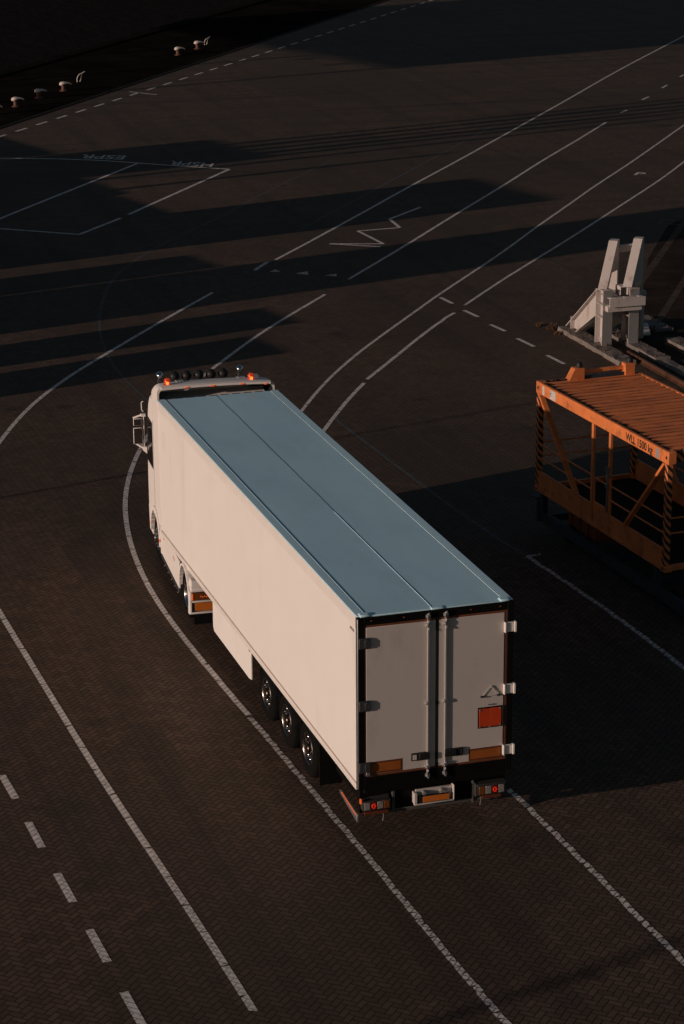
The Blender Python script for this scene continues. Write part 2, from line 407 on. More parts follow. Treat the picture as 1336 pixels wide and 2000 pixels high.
def tag(o, label, cat, group=None):
    o['label'] = label; o['category'] = cat
    if group: o['group'] = group
    return o
def thing(name, loc, rz, label, cat, group=None):
    o = bpy.data.objects.new(name, None); COL.objects.link(o)
    o.empty_display_size = 0.3
    o.location = loc; o.rotation_euler = (0, 0, rz)
    return tag(o, label, cat, group)
def copy_thing(o, parent=None):
    c = o.copy(); COL.objects.link(c); c.parent = parent
    for ch in list(o.children): copy_thing(ch, c)
    return c
STRUCT = {'kind': 'structure'}
LINES=[
([(8.03,40.96),(6.73,39.13),(5.77,37.86),(5.40,37.32),(4.19,35.51),(3.20,34.14),(2.09,32.44),(0.90,30.65),(-0.03,28.82),(-0.79,27.23),(-1.47,25.55),(-2.05,23.99)],0.12,1.0),
([(11.43,39.51),(9.33,36.72),(7.76,34.58),(6.68,32.90),(5.57,31.14),(4.44,29.39),(3.40,27.45),(2.49,25.45),(1.76,23.58),(1.38,22.65),(0.93,21.24),(0.57,19.86),(0.31,18.69),(0.11,17.55),(-0.04,16.52),(-0.18,15.37),(-0.32,13.86),(-0.36,12.37),(-0.36,11.22),(-0.36,9.91),(-0.26,8.46),(-0.21,6.64),(-0.17,6.03)],0.115,1.0),
([(-0.17,5.91),(-0.11,4.70),(-0.07,3.52),(-0.01,2.35),(0.07,1.06),(0.09,0.30),(0.13,-0.87),(0.18,-2.32),(0.22,-3.58),(0.28,-4.58),(0.34,-5.64),(0.37,-6.55)],0.11,0.17),
([(43.03,75.95),(38.18,69.45),(33.49,63.12),(30.37,58.96),(27.33,54.99),(25.26,52.16),(22.57,48.56),(19.84,44.79),(17.61,41.80),(16.63,40.55),(14.93,38.31),(13.45,36.30),(11.73,33.93),(10.14,31.73),(9.09,30.14),(7.49,27.49),(6.68,25.96),(5.85,24.32)],0.1,1.0),
([(37.87,65.29),(33.65,59.77),(30.99,56.22),(26.94,51.14),(23.53,46.89),(20.50,43.18),(18.09,40.26),(16.10,37.75),(15.17,36.56)],0.1,1.0),
([(14.49,35.64),(13.33,34.25),(11.69,31.87),(10.37,30.03),(9.34,28.58)],0.115,1.0),
([(9.15,28.22),(8.43,27.06),(7.80,25.97),(6.64,23.85),(5.85,22.21)],0.115,1.0),
([(60.96,112.98),(54.25,103.74),(48.70,96.32),(44.33,90.46),(40.56,85.27),(35.42,78.11),(30.94,71.95),(28.70,68.87),(24.06,62.53),(20.93,58.32),(18.06,54.39),(15.42,50.78),(13.03,47.54),(11.42,45.40)],0.12,1.2),
([(11.04,45.11),(10.26,43.92)],0.14,0.4),
([(35.10,71.52),(31.48,66.63),(28.13,62.17),(24.76,57.53),(22.14,53.98),(20.36,51.60),(17.31,47.44),(14.99,44.33),(12.86,41.51)],0.115,1.1),
([(-3.63,14.47),(-3.58,12.84),(-3.40,7.52),(-3.26,3.45),(-3.13,1.54),(-3.05,-0.48),(-2.94,-2.43),(-2.88,-4.28)],0.12,0.97),
([(3.15,1.54),(3.23,0.24),(3.26,-1.12),(3.33,-2.45),(3.33,-3.68),(3.40,-4.77),(3.41,-5.87)],0.11,0.17),
([(7.94,12.83),(8.01,11.67),(8.23,9.18),(8.32,5.68),(8.35,4.33)],0.11,0.2),
([(7.94,12.83),(8.25,12.84)],0.1,0.2),
([(4.72,71.16),(5.95,70.43),(9.08,69.24),(11.37,67.21),(14.72,64.39)],0.15,1.2),
([(11.38,67.20),(3.61,56.28),(2.11,54.10)],0.15,1.2),
([(14.69,64.34),(8.42,55.51)],0.15,1.2),
([(7.98,54.87),(5.85,52.18)],0.15,1.2),
([(5.85,52.18),(3.28,54.27),(2.26,55.11)],0.15,1.2),
]
FAINT=[
[(19.60,65.32),(14.72,58.53),(11.43,53.56),(9.28,50.78),(7.82,48.58),(6.32,45.99),(5.89,45.24),(4.65,41.83),(3.74,38.25),(3.26,35.55),(3.04,33.60),(2.91,31.73),(2.92,30.08),(2.98,28.72),(3.08,27.28)],
[(30.15,72.93),(20.75,60.03),(13.57,50.13)],
[(7.33,25.04),(7.27,24.26),(7.39,21.70),(7.53,18.42),(7.63,15.65),(7.91,12.95)],
]
ZIG=[(19.46,53.29),(17.55,51.33),(17.37,49.58),(15.70,49.45),(15.83,46.85),(14.01,47.48),(15.57,46.40)]
DASHES=[
[((14.81,37.87),(14.88,36.90)),((14.89,35.88),(14.99,34.86)),((14.98,33.76),(15.10,32.79)),((15.10,31.81),(15.19,30.68)),((15.15,29.57),(15.23,28.45))],
[((-4.88,4.77),(-4.82,3.74)),((-4.78,2.76),(-4.74,1.75)),((-4.68,0.77),(-4.63,-0.27)),((-4.57,-1.22),(-4.52,-2.28)),((-4.48,-3.21),(-4.43,-4.22))],
[((37.07,74.26),(37.71,74.97)),((39.90,78.08),(40.69,79.01)),((42.73,81.84),(43.49,82.87)),((45.56,85.72),(46.14,86.44))],
]
TRI=[[(10.67,43.51),(10.98,43.85),(11.03,43.39)],[(11.43,42.98),(11.92,43.17),(11.78,42.60)],[(12.27,42.35),(12.72,42.46),(12.61,42.05)]]

# ------------------------------------------------------------------ ground, quay and water
QD = Vector((0.5725, 0.8199, 0)); QN = Vector((-0.8199, 0.5725, 0))    # along the quay, and towards the water
def Q(s, t): return Vector((7.4, 79.2, 0)) + QD * s + QN * t
def sheet(name, pts, z, mat, props=STRUCT):
    mb = MB(); mb.add([(p[0], p[1], z) for p in pts], [tuple(range(len(pts)))]); return mb.build(name, mat, props=props)
sheet('yard_pavement', [Q(-260, 0), Q(420, 0), Q(420, -700), Q(-260, -700)], 0.0, M['paving'])
sheet('quay_pavement', [Q(-260, 0.25), Q(420, 0.25), Q(420, 8.6), Q(-260, 8.6)], -0.06, M['apron'])
kb = MB(); a, b, c, d = Q(-260, 0), Q(420, 0), Q(420, 0.25), Q(-260, 0.25)
kb.quadbox([(p.x, p.y, -0.3) for p in (a, b, c, d)], [(p.x, p.y, 0.03) for p in (a, b, c, d)]); kb.build('quay_kerb', M['kerb'], props=STRUCT)
kb = MB(); a, b, c, d = Q(-260, 8.6), Q(420, 8.6), Q(420, 9.4), Q(-260, 9.4)
kb.quadbox([(p.x, p.y, -4.0) for p in (a, b, c, d)], [(p.x, p.y, 0.02) for p in (a, b, c, d)]); kb.build('quay_kerb', M['edge_stone'], props=STRUCT)
sheet('harbour_water', [Q(-1500, 9.3), Q(2200, 9.3), Q(2200, 2500), Q(-1500, 2500)], -2.6, M['water'])

def smooth_line(pts, step, soften=True):
    """Catmull-Rom through the points, resampled at about step metres"""
    P = [Vector((*p, 0)) for p in pts]
    if len(P) == 2: P = [P[0], (P[0] + P[1]) / 2, P[1]]
    E = [P[0] * 2 - P[1]] + P + [P[-1] * 2 - P[-2]]
    out = []
    for i in range(1, len(E) - 2):
        p0, p1, p2, p3 = E[i - 1:i + 3]
        n = max(2, int((p2 - p1).length / 0.12))
        for k in range(n):
            t = k / n
            out.append(0.5 * ((2 * p1) + (p2 - p0) * t + (2 * p0 - 5 * p1 + 4 * p2 - p3) * t * t + (3 * p1 - p0 - 3 * p2 + p3) * t ** 3))
    out.append(P[-1])
    if len(out) > 60 and soften:                       # painted lines run fair: even out the kinks
        for it in range(90):                           # Taubin pairs, so that the bends keep their radius
            lam = 0.5 if it % 2 == 0 else -0.515
            out = [out[i] + ((out[i - 8] + out[i + 8]) / 2 - out[i]) * lam if 8 <= i < len(out) - 8 else out[i] for i in range(len(out))]
    return out
def ribbon(mb, pts, wd, z, piece=None, gap=0.03, jit=0.0, rnd=random):
    """lay a painted strip along pts; with piece, cut it into separate laid lengths with thin gaps"""
    L = [0.0]
    for a, b in zip(pts, pts[1:]): L.append(L[-1] + (b - a).length)
    def at(s):
        s = max(0, min(L[-1], s))
        for i in range(len(L) - 1):
            if s <= L[i + 1] or i == len(L) - 2:
                f = (s - L[i]) / max(1e-6, L[i + 1] - L[i]); d = (pts[i + 1] - pts[i]).normalized()
                return pts[i].lerp(pts[i + 1], f), Vector((-d.y, d.x, 0))
    s = 0.0
    while s < L[-1] - 0.02:
        ln = L[-1] if piece is None else piece * rnd.uniform(0.85, 1.2)
        e = min(L[-1], s + ln)
        off = rnd.uniform(-jit, jit); ww = wd * rnd.uniform(1 - jit * 6, 1 + jit * 4) if jit else wd
        n = max(1, int((e - s) / 0.35)); ring = []
        for k in range(n + 1):
            p, nn = at(s + (e - s) * k / n)
            sk = (rnd.uniform(-0.03, 0.03) if jit and k in (0, n) else 0)
            dd = Vector((nn.y, -nn.x, 0))
            ring.append((p + nn * (off + ww / 2) + dd * sk, p + nn * (off - ww / 2) - dd * sk))
        vs = [(q.x, q.y, z) for pr in ring for q in pr]
        mb.add(vs, [(2 * k, 2 * k + 1, 2 * k + 3, 2 * k + 2) for k in range(n)])
        s = e + (gap if piece else 0) * rnd.uniform(0.6, 1.6)
sheet('dark_ground_sheet', [(26.92,46.77),(23.69,41.40),(21.64,37.25),(19.10,31.93),(17.58,28.36),(17.03,24.28),(19.74,21.68),(35.27,50.72),(31.59,51.40)], 0.003, M['yard_dark'])  # sheet of darker ground beside the buffer stop
rl = random.Random(3)
for pts, wd, piece in LINES:
    mb = MB()
    small = piece < 0.3
    ribbon(mb, smooth_line(pts, 0.3), wd, 0.004, piece, 0.03 if not small else 0.028, 0.012 if small else 0.003, rl)
    mb.build('lane_marking', M['line_worn' if small else 'line'], props=STRUCT)
for pts in FAINT:
    mb = MB(); ribbon(mb, smooth_line(pts, 0.3), 0.10, 0.002, 0.8, 0.05, 0.0, rl)
    mb.build('faded_lane_marking', M['line_faint'], props=STRUCT)
mb = MB()
ribbon(mb, [Vector((*p, 0)) for p in ZIG[:2]], 0.13, 0.004)
for a, b in zip(ZIG[1:], ZIG[2:]): ribbon(mb, [Vector((*a, 0)), Vector((*b, 0))], 0.13, 0.004 + 0.0006 * (ZIG.index(a)))
mb.build('zigzag_marking', M['line'], props=STRUCT)
for grp in DASHES:
    for a, b in grp:
        mb = MB(); ribbon(mb, [Vector((*a, 0)), Vector((*b, 0))], 0.13, 0.004)
        mb.build('lane_dash', M['line'], props=STRUCT)
p0, p1 = Vector((8.32, 78.59, 0)), Vector((40.6, 122.1, 0))
n = 25
for k in range(-2, n + 6):
    a = p0.lerp(p1, (k - 0.26) / n); b = p0.lerp(p1, (k + 0.26) / n)
    mb = MB(); ribbon(mb, [a, b], 0.16, 0.004); mb.build('quay_dash', M['line'], props=STRUCT)
mb = MB(); ribbon(mb, [Vector((16.0, 90.0, 0)), Vector((17.1, 88.4, 0))], 0.14, 0.004); mb.build('quay_dash', M['line'], props=STRUCT)
for t in TRI:
    mb = MB(); mb.add([(x, y, 0.004) for x, y in t], [(0, 1, 2)]); mb.build('give_way_triangle', M['line_worn'], props=STRUCT)
mb = MB(); rc = [(26.73, 47.26), (27.29, 47.94), (27.98, 47.26), (27.54, 46.55)]
for k in range(4): ribbon(mb, [Vector((*rc[k], 0)), Vector((*rc[(k + 1) % 4], 0))], 0.07, 0.004 + 0.0005 * k)
mb.build('manhole_outline', M['line_faint'], props=STRUCT)

def lettering(name, body, origin, xdir, ydir, size, width, mat, props=None, parent=None, extrude=0.0, bold=0.0):
    """text laid on a plane: width is the finished length of the word"""
    cu = bpy.data.curves.new(name, 'FONT'); cu.body = body; cu.size = size; cu.extrude = extrude; cu.offset = bold
    tmp = bpy.data.objects.new('tmp', cu)
    me = bpy.data.meshes.new_from_object(tmp)
    bpy.data.objects.remove(tmp); bpy.data.curves.remove(cu)
    xs = [v.co.x for v in me.vertices]; x0, x1 = min(xs), max(xs)
    k = width / (x1 - x0)
    X, Y = Vector(xdir).normalized(), Vector(ydir).normalized(); Z = X.cross(Y); O = Vector(origin)
    for v in me.vertices: v.co = O + X * ((v.co.x - x0) * k) + Y * v.co.y + Z * v.co.z
    me.name = name
    me.materials.clear(); me.materials.append(mat)
    o = bpy.data.objects.new(name, me); COL.objects.link(o)
    if parent: o.parent = parent
    for kk, vv in (props or {}).items(): o[kk] = vv
    return o
bx = (Vector((12.4, 66.34, 0)) - Vector((14.11, 65.04, 0))); by = Vector((-0.46, -1.18, 0))
lettering('bay_lettering', 'HSPR', (14.5, 66.1, 0.004), bx, by, 1.45, 2.0, M['line'], STRUCT, bold=0.02)
lettering('bay_lettering', 'ESPR', (11.35, 69.35, 0.004), (9.17 - 11.06, 69.51 - 68.41, 0), by, 1.45, 2.0, M['line'], STRUCT, bold=0.02)
lettering('lane_lettering', 'P', (30.25, 57.4, 0.004), (0.81, -0.58, 0), (0.58, 0.81, 0), 1.0, 0.42, M['line'], STRUCT, bold=0.02)

# ------------------------------------------------------------------ the lorry
TX, TY = 1.28, 7.0
truck = thing('articulated_lorry', (TX, TY, 0), 0, 'long white articulated lorry with blue grey roof turning across the block paved yard', 'lorry')
FT = Matrix.Translation((-TX, -TY, 0))                                   # trailer frame: rear left corner on the ground
FC = FT @ Matrix.Translation((-0.05, 11.43, 0)) @ Matrix.Rotation(R(-4.3), 4, 'Z')   # tractor frame: drive axle, left side
W, L = 2.56, 13.57
def T(): return MB(FT)
def C(): return MB(FC)

# trailer body
for sx in (0, 1):
    x0, x1 = (0.0, 0.05) if sx == 0 else (W - 0.05, W)
    o = T().box(x0, x1, 0.06, L, 1.1985, 3.955).build('side_panel', M['white'], truck, 0.006)
    e0, e1 = (-0.012, 0.06) if sx == 0 else (W - 0.06, W + 0.012)
    T().box(e0, e1, 0.05, L + 0.005, 1.075, 1.172).build('lower_rail', M['white_rail'], o, 0.008)
    e0, e1 = (-0.004, 0.06) if sx == 0 else (W - 0.06, W + 0.004)
    T().box(e0, e1, 0.05, L + 0.004, 1.1725, 1.198).build('rail_joint', M['rail_shade'], o)
    e0, e1 = (-0.008, 0.06) if sx == 0 else (W - 0.06, W + 0.008)
    T().box(e0, e1, 0.06, L + 0.005, 3.80, 3.975).build('upper_rail', M['white_rail'], o, 0.006)
    if sx == 0:
        T().box(-0.015, 0.0, 0.13, 0.32, 3.70, 3.735).build('side_marker_slot', M['label_grey'], o, 0.003)
        T().box(-0.012, 0.03, L - 0.06, L + 0.02, 1.18, 3.97).build('corner_post', M['white_rail'], o, 0.01)
        mbx = T()
        for k in range(5): mbx.box(-0.003, 0.001, 13.02, 13.02 + 0.18 + 0.05 * (k % 2), 3.38 - 0.075 * k, 3.415 - 0.075 * k)
        mbx.build('faded_decal', M['white_rail'], o)
T().box(0.06, W - 0.06, L - 0.06, L, 1.1, 3.93).build('front_wall', M['white'], truck, 0.02)
T().box(0.05, W - 0.05, 0.05, L - 0.06, 1.06, 1.20).build('floor_pan', M['black'], truck)
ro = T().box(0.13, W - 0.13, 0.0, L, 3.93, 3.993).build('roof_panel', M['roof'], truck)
for sx in (0, 1):
    xx = [-0.006, 0.135] if sx == 0 else [W - 0.135, W + 0.006]
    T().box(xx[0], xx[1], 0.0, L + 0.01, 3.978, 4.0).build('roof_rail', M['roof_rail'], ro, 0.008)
    c = 0.15 if sx == 0 else W - 0.15
    T().box(c - 0.012, c + 0.010, 0.02, L - 0.02, 3.98, 4.0015).build('rail_bead', M['roof_rail'], ro, 0.006)
    c = 0.168 if sx == 0 else W - 0.168
    T().box(c - 0.005, c + 0.005, 0.02, L - 0.02, 3.98, 3.9955).build('sealant_line', M['roof_seam'], ro)
    c = 0.13 if sx == 0 else W - 0.13
    T().box(c - 0.09, c + 0.07, -0.04, 0.10, 3.975, 4.018).build('corner_cap', M['roof_rail'], ro, 0.02)
sm = T()
for k in range(27):
    y0 = 0.06 + k * 0.5
    wob = 0.004 * math.sin(k * 1.7)
    sm.box(1.245 + wob - 0.007, 1.245 + wob + 0.007, y0, y0 + 0.49, 3.98, 3.9955)
sm.build('roof_seam', M['roof_seam'], ro)
T().box(1.225, 1.237, 0.06, 5.2, 3.98, 3.998).build('seam_lip', M['roof_rail'], ro, 0.003)
fr = T()
for k in range(10):
    y = L - 0.0
    fr.box(0.12 + k * 0.245, 0.12 + k * 0.245 + 0.17, y - 0.012, y + 0.03, 3.94, 3.996)
fr.build('front_gasket', M['black_plastic'], ro)
T().box(0.1, W - 0.1, -0.02, 0.03, 3.972, 3.996).build('rear_roof_lip', M['roof_rail'], ro, 0.006)
T().box(1.20, 1.40, -0.04, 0.05, 3.975, 4.008).build('seam_cap', M['roof_rail'], ro, 0.012)

# rear frame, doors and their fittings
f = T()
f.box(-0.004, 0.10, -0.045, 0.058, 1.10, 3.975).box(W - 0.10, W + 0.004, -0.045, 0.058, 1.10, 3.975)
f.box(0.10, W - 0.10, -0.045, 0.058, 3.845, 3.972).box(0.10, W - 0.10, -0.045, 0.058, 1.02, 1.31)
rf = f.build('rear_frame', M['black'], truck, 0.01)
T().box(-0.009, 0.012, -0.05, 0.0, 1.12, 3.96).build('frame_edge_strip', M['alu'], rf, 0.004)
s = T()
s.box(0.10, 0.135, -0.030, 0.02, 1.31, 3.845).box(W - 0.145, W - 0.10, -0.030, 0.02, 1.31, 3.845)
s.box(0.135, 1.275, -0.030, 0.02, 3.805, 3.845).box(1.325, W - 0.145, -0.030, 0.02, 3.805, 3.845)
s.box(0.135, 1.275, -0.030, 0.02, 1.31, 1.345).box(1.325, W - 0.145, -0.030, 0.02, 1.31, 1.345)
s.build('door_seal', M['seal'], rf)
T().box(1.275, 1.325, -0.038, 0.0, 1.31, 3.845).build('centre_seal', M['black_plastic'], rf, 0.004)
for sx in (0, 1):
    x0, x1 = (0.135, 1.275) if sx == 0 else (1.325, W - 0.145)
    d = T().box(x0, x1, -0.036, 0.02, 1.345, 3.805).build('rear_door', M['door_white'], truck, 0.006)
    bx = 1.14 if sx == 0 else 1.43
    b = T()
    b.tube([(bx, -0.058, 1.19), (bx, -0.058, 3.93)], 0.0145, 14)
    b.build('lock_bar', M['bar'], d, 0, True)
    for z in (1.22, 1.36, 2.45, 3.74, 3.89):
        g_ = T(); g_.box(bx - 0.035, bx + 0.035, -0.082, -0.036, z - 0.028, z + 0.028)
        g_.lathe([(0, -0.096), (0.012, -0.096), (0.012, -0.06)], (bx - 0.012, 0, z), 'y', 10)
        g_.build('bar_keeper', M['alu'], d, 0.004)
    for z0, z1 in ((1.17, 1.42), (3.66, 3.95)):
        pts = [(bx + 0.018 * math.sin(k * 1.9), -0.075 - 0.012 * math.cos(k * 2.3), z0 + (z1 - z0) * k / 8) for k in range(9)]
        T().tube(pts, 0.014, 8).build('bar_cam', M['alu'], d, 0, True)
    h = T()
    hx0, hx1 = (0.87, 1.165) if sx == 0 else (1.42, 1.735)
    zz = 1.49
    h.box(hx0, hx1, -0.075, -0.036, zz, zz + 0.13)
    h.box(hx0 + 0.12 if sx == 0 else hx0, hx1 if sx == 0 else hx1 - 0.12, -0.10, -0.07, zz + 0.01, zz + 0.12)
    h.build('door_handle', M['black_plastic'], d, 0.012)
    hx = (hx0 + 0.02, hx0 + 0.085) if sx == 0 else (hx1 - 0.085, hx1 - 0.02)
    T().box(hx[0], hx[1], -0.0775, -0.074, zz + 0.022, zz + 0.108).build('handle_plate', M['door_white'] if sx == 0 else M['hinge_dark'], d, 0.004)
    r0, r1 = (0.15, 0.73) if sx == 0 else (1.84, 2.40)
    rr = T(); rr.mat(0).box(r0, r1, -0.0385, -0.034, 1.352, 1.555)
    rr.mat(1).box(r0 + 0.03, r1 - 0.03, -0.0415, -0.036, 1.382, 1.525)
    rr.build('reflector_strip', [M['reflector_edge'], M['reflector']], d)
    for z in (3.56, 2.52, 1.48):
        q = T()
        if sx == 0:
            q.box(0.012, 0.19, -0.075, -0.036, z - 0.085, z + 0.085)
            q.box(0.10, 0.19, -0.085, -0.07, z - 0.06, z + 0.06)
            q.build('hinge', M['hinge_dark'], d, 0.008)
        else:
            q.box(2.415, 2.56, -0.072, -0.036, z - 0.08, z + 0.08)
            q.box(2.405, 2.428, -0.098, -0.036, z - 0.085, z + 0.085)
            q.box(2.565, 2.60, -0.098, -0.02, z - 0.085, z + 0.085)
            q.build('hinge', M['white_rail'], d, 0.006)
    if sx == 0:
        T().box(0.125, 0.185, -0.07, -0.03, 1.335, 1.395).build('latch_plate', M['alu'], d, 0.004)
    else:
        p_ = T(); p_.mat(0).box(1.985, 2.395, -0.056, -0.034, 1.895, 2.245)
        p_.mat(1).box(2.003, 2.19, -0.060, -0.05, 1.913, 2.227).box(2.191, 2.377, -0.060, -0.05, 1.913, 2.227)
        p_.build('warning_plate', [M['black'], M['red_plate']], d, 0.004)
        for x in (2.02, 2.36):
            T().box(x - 0.012, x + 0.012, -0.066, -0.05, 2.19, 2.225).build('plate_clip', M['steel'], d, 0.003)
            T().box(x - 0.012, x + 0.012, -0.066, -0.05, 1.91, 1.94).build('plate_clip', M['steel'], d, 0.003)
        T().box(2.17, 2.21, -0.068, -0.05, 1.90, 1.925).build('plate_clip', M['steel'], d, 0.003)
        T().box(2.15, 2.25, -0.055, -0.036, 2.275, 2.29).build('plate_handle', M['steel'], d, 0.003)
        t = T()
        t.beam((2.05, -0.05, 2.435), (2.195, -0.05, 2.60), 0.007, 0.01).beam((2.34, -0.05, 2.435), (2.195, -0.05, 2.60), 0.016, 0.014).beam((2.05, -0.05, 2.432), (2.34, -0.05, 2.432), 0.007, 0.01)
        t.build('triangle_bracket', M['door_white'], d, 0.002)
        for x in (2.025, 2.30): T().box(x, x + 0.06, -0.07, -0.036, 2.418, 2.447).build('bracket_clip', M['black_plastic'], d, 0.004)
for x in (0.22, 0.75, 1.85, 2.34): T().box(x - 0.015, x + 0.015, -0.055, -0.04, 3.905, 3.925).build('rear_marker_lamp', M['lens_amber'], rf, 0.003)

# rear underrun, lamps, number plate
bu = T()
bu.box(0.50, W - 0.12, 0.05, 0.16, 0.60, 0.66)
bu.box(0.58, 0.63, 0.03, 0.10, 0.58, 1.06).box(1.93, 1.97, 0.03, 0.10, 0.58, 1.06)
bmp = bu.build('rear_bumper', M['bumper_grey'], truck, 0.01)
T().box(0.06, W - 0.06, 0.07, 0.12, 0.66, 1.06).build('bumper_backing', M['black'], bmp)
def tail(x0, x1, z0, z1, order, side):
    b = T(); b.box(x0, x1, -0.06, 0.08, z0, z1)
    if side < 0: b.quadbox([(x0 - 0.03, 0.02, z1), (x1, 0.02, z1), (x1, 0.28, z1), (x0 + 0.25, 0.10, z1)], [(x0 - 0.03, 0.02, z1 + 0.015), (x1, 0.02, z1 + 0.025), (x1, 0.30, z1 + 0.11), (x0 + 0.25, 0.10, z1 + 0.03)])
    else: b.box(x0 - 0.01, x1 + 0.01, -0.07, 0.15, z1, z1 + 0.025).box(x0 - 0.035, x0 - 0.005, -0.05, 0.12, z0 - 0.02, z1 + 0.03)
    h = b.build('tail_lamp', M['lamp_case'], truck, 0.006)
    n = len(order); wd = (x1 - x0 - 0.03) / n
    for k, m in enumerate(order):
        a = x0 + 0.015 + k * wd
        l = T()
        if m == 'ring':
            l.box(a + 0.006, a + wd - 0.006, -0.069, -0.055, z0 + 0.018, z1 - 0.018)
            l.build('red_lens', M['lens_red'], h, 0.006)
            r = T(); cx, cz = a + wd / 2, (z0 + z1) / 2
            r.tube([(cx + 0.034 * math.cos(t), -0.074, cz + 0.036 * math.sin(t)) for t in [R(50 + 26 * q) for q in range(11)]], 0.0065, 8)
            r.box(cx - 0.004, cx + 0.034, -0.080, -0.066, cz - 0.007, cz + 0.007)
            r.build('lit_ring', M['lamp_red'], h, 0, True)
        else:
            l.box(a + 0.006, a + wd - 0.006, -0.070, -0.055, z0 + 0.018, z1 - 0.018)
            l.build('lamp_lens', M[m], h, 0.008)
tail(0.07, 0.53, 0.735, 0.895, ['lens_clear', 'ring', 'lens_clear', 'lens_amber'], -1)
tail(1.995, 2.465, 0.735, 0.905, ['lens_amber', 'lens_clear', 'ring', 'lens_clear'], 1)
T().box(2.08, 2.40, -0.04, 0.0, 0.665, 0.715).build('bumper_reflector', M['reflector_edge'], bmp, 0.004)
T().box(0.10, 0.50, -0.04, 0.0, 0.655, 0.705).build('bumper_reflector', M['reflector_edge'], bmp, 0.004)
for x, z in ((0.42, 0.60), (2.06, 0.64)): T().tube([(x, 0.0, z + 0.06), (x + 0.01, -0.01, z), (x - 0.005, -0.005, z - 0.09)], 0.01, 8).build('hanging_hook', M['steel'], bmp, 0, True)
n_ = T()
n_.box(0.925, 0.975, -0.06, 0.06, 0.735, 0.925).box(1.582, 1.60, -0.06, 0.06, 0.735, 0.985).box(0.925, 1.60, -0.06, 0.0, 0.716, 0.734).box(0.975, 1.575, 0.02, 0.06, 0.74, 0.95)
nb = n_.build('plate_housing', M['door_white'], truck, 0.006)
T().box(1.00, 1.525, -0.052, -0.003, 0.745, 0.855).build('number_plate_holder', M['black_plastic'], nb, 0.004)
T().box(1.07, 1.515, -0.058, -0.045, 0.752, 0.85).build('number_plate', M['plate'], nb, 0.003)
for x in (1.10, 1.40):
    T().lathe([(0, -0.045), (0.030, -0.045), (0.036, -0.035), (0.036, 0.02)], (x, 0, 0.90), 'y', 16).build('plate_lamp', M['lens_clear'], nb, 0, True)
fl = T()
fl.quadbox([(-0.03, -0.05, 0.56), (0.0, -0.05, 0.56), (0.0, 0.86, 0.68), (-0.03, 0.86, 0.68)], [(-0.03, -0.05, 0.70), (0.0, -0.05, 0.70), (0.0, 0.86, 0.745), (-0.03, 0.86, 0.745)])
mg = fl.build('side_underrun_guard', M['alu'], truck, 0.004)
for k in range(9): T().box(-0.038, -0.028, 0.0 + k * 0.085, 0.05 + k * 0.085, 0.668 + k * 0.0075, 0.692 + k * 0.0075).build('side_lamp', M['lamp_marker'], mg)
T().box(0.03, 0.055, -0.045, 0.0, 0.86, 0.94).build('side_flap_lamp', M['lamp_marker'], mg, 0.004)

# skirt, chassis, wheels
sk = T(); sk.prism([(6.47, 1.07), (9.30, 1.07), (9.30, 0.55), (9.22, 0.47), (6.62, 0.47), (6.47, 0.50)], 'x', 0.012, 0.045)
sk_o = sk.build('side_skirt', M['white'], truck, 0.008)
T().box(0.005, 0.02, 6.5, 6.6, 1.03, 1.06).build('skirt_clip', M['steel'], sk_o, 0.003)
sk = T(); sk.prism([(6.47, 1.07), (9.30, 1.07), (9.30, 0.55), (9.22, 0.47), (6.62, 0.47), (6.47, 0.50)], 'x', W - 0.045, W - 0.012)
sk.build('side_skirt', M['white'], truck, 0.008)
ch = T()
for x in (0.78, 1.68): ch.box(x, x + 0.1, 0.15, L - 1.2, 0.72, 1.06)
for y in (0.4, 2.2, 7.0, 9.0, 12.0): ch.box(0.05, W - 0.05, y, y + 0.08, 0.95, 1.06)
ch.box(0.3, 2.26, 6.6, 9.0, 0.62, 0.95).box(0.35, 2.2, 0.6, 2.3, 0.42, 1.0)  # second box is added to block sun leaking under the tail
for k in range(3): ch.tube([(0.15, 3.13 + 1.31 * k, 0.5), (W - 0.15, 3.13 + 1.31 * k, 0.5)], 0.07, 12)
ch.build('chassis', M['black'], truck)
def tyre_profile(R0, rim, w):
    return [(rim, 0), (rim + 0.03, -0.012), (R0 - 0.06, -0.018), (R0 - 0.015, 0.012), (R0, 0.04), (R0, w - 0.04), (R0 - 0.015, w - 0.012), (R0 - 0.06, w), (rim, w)]
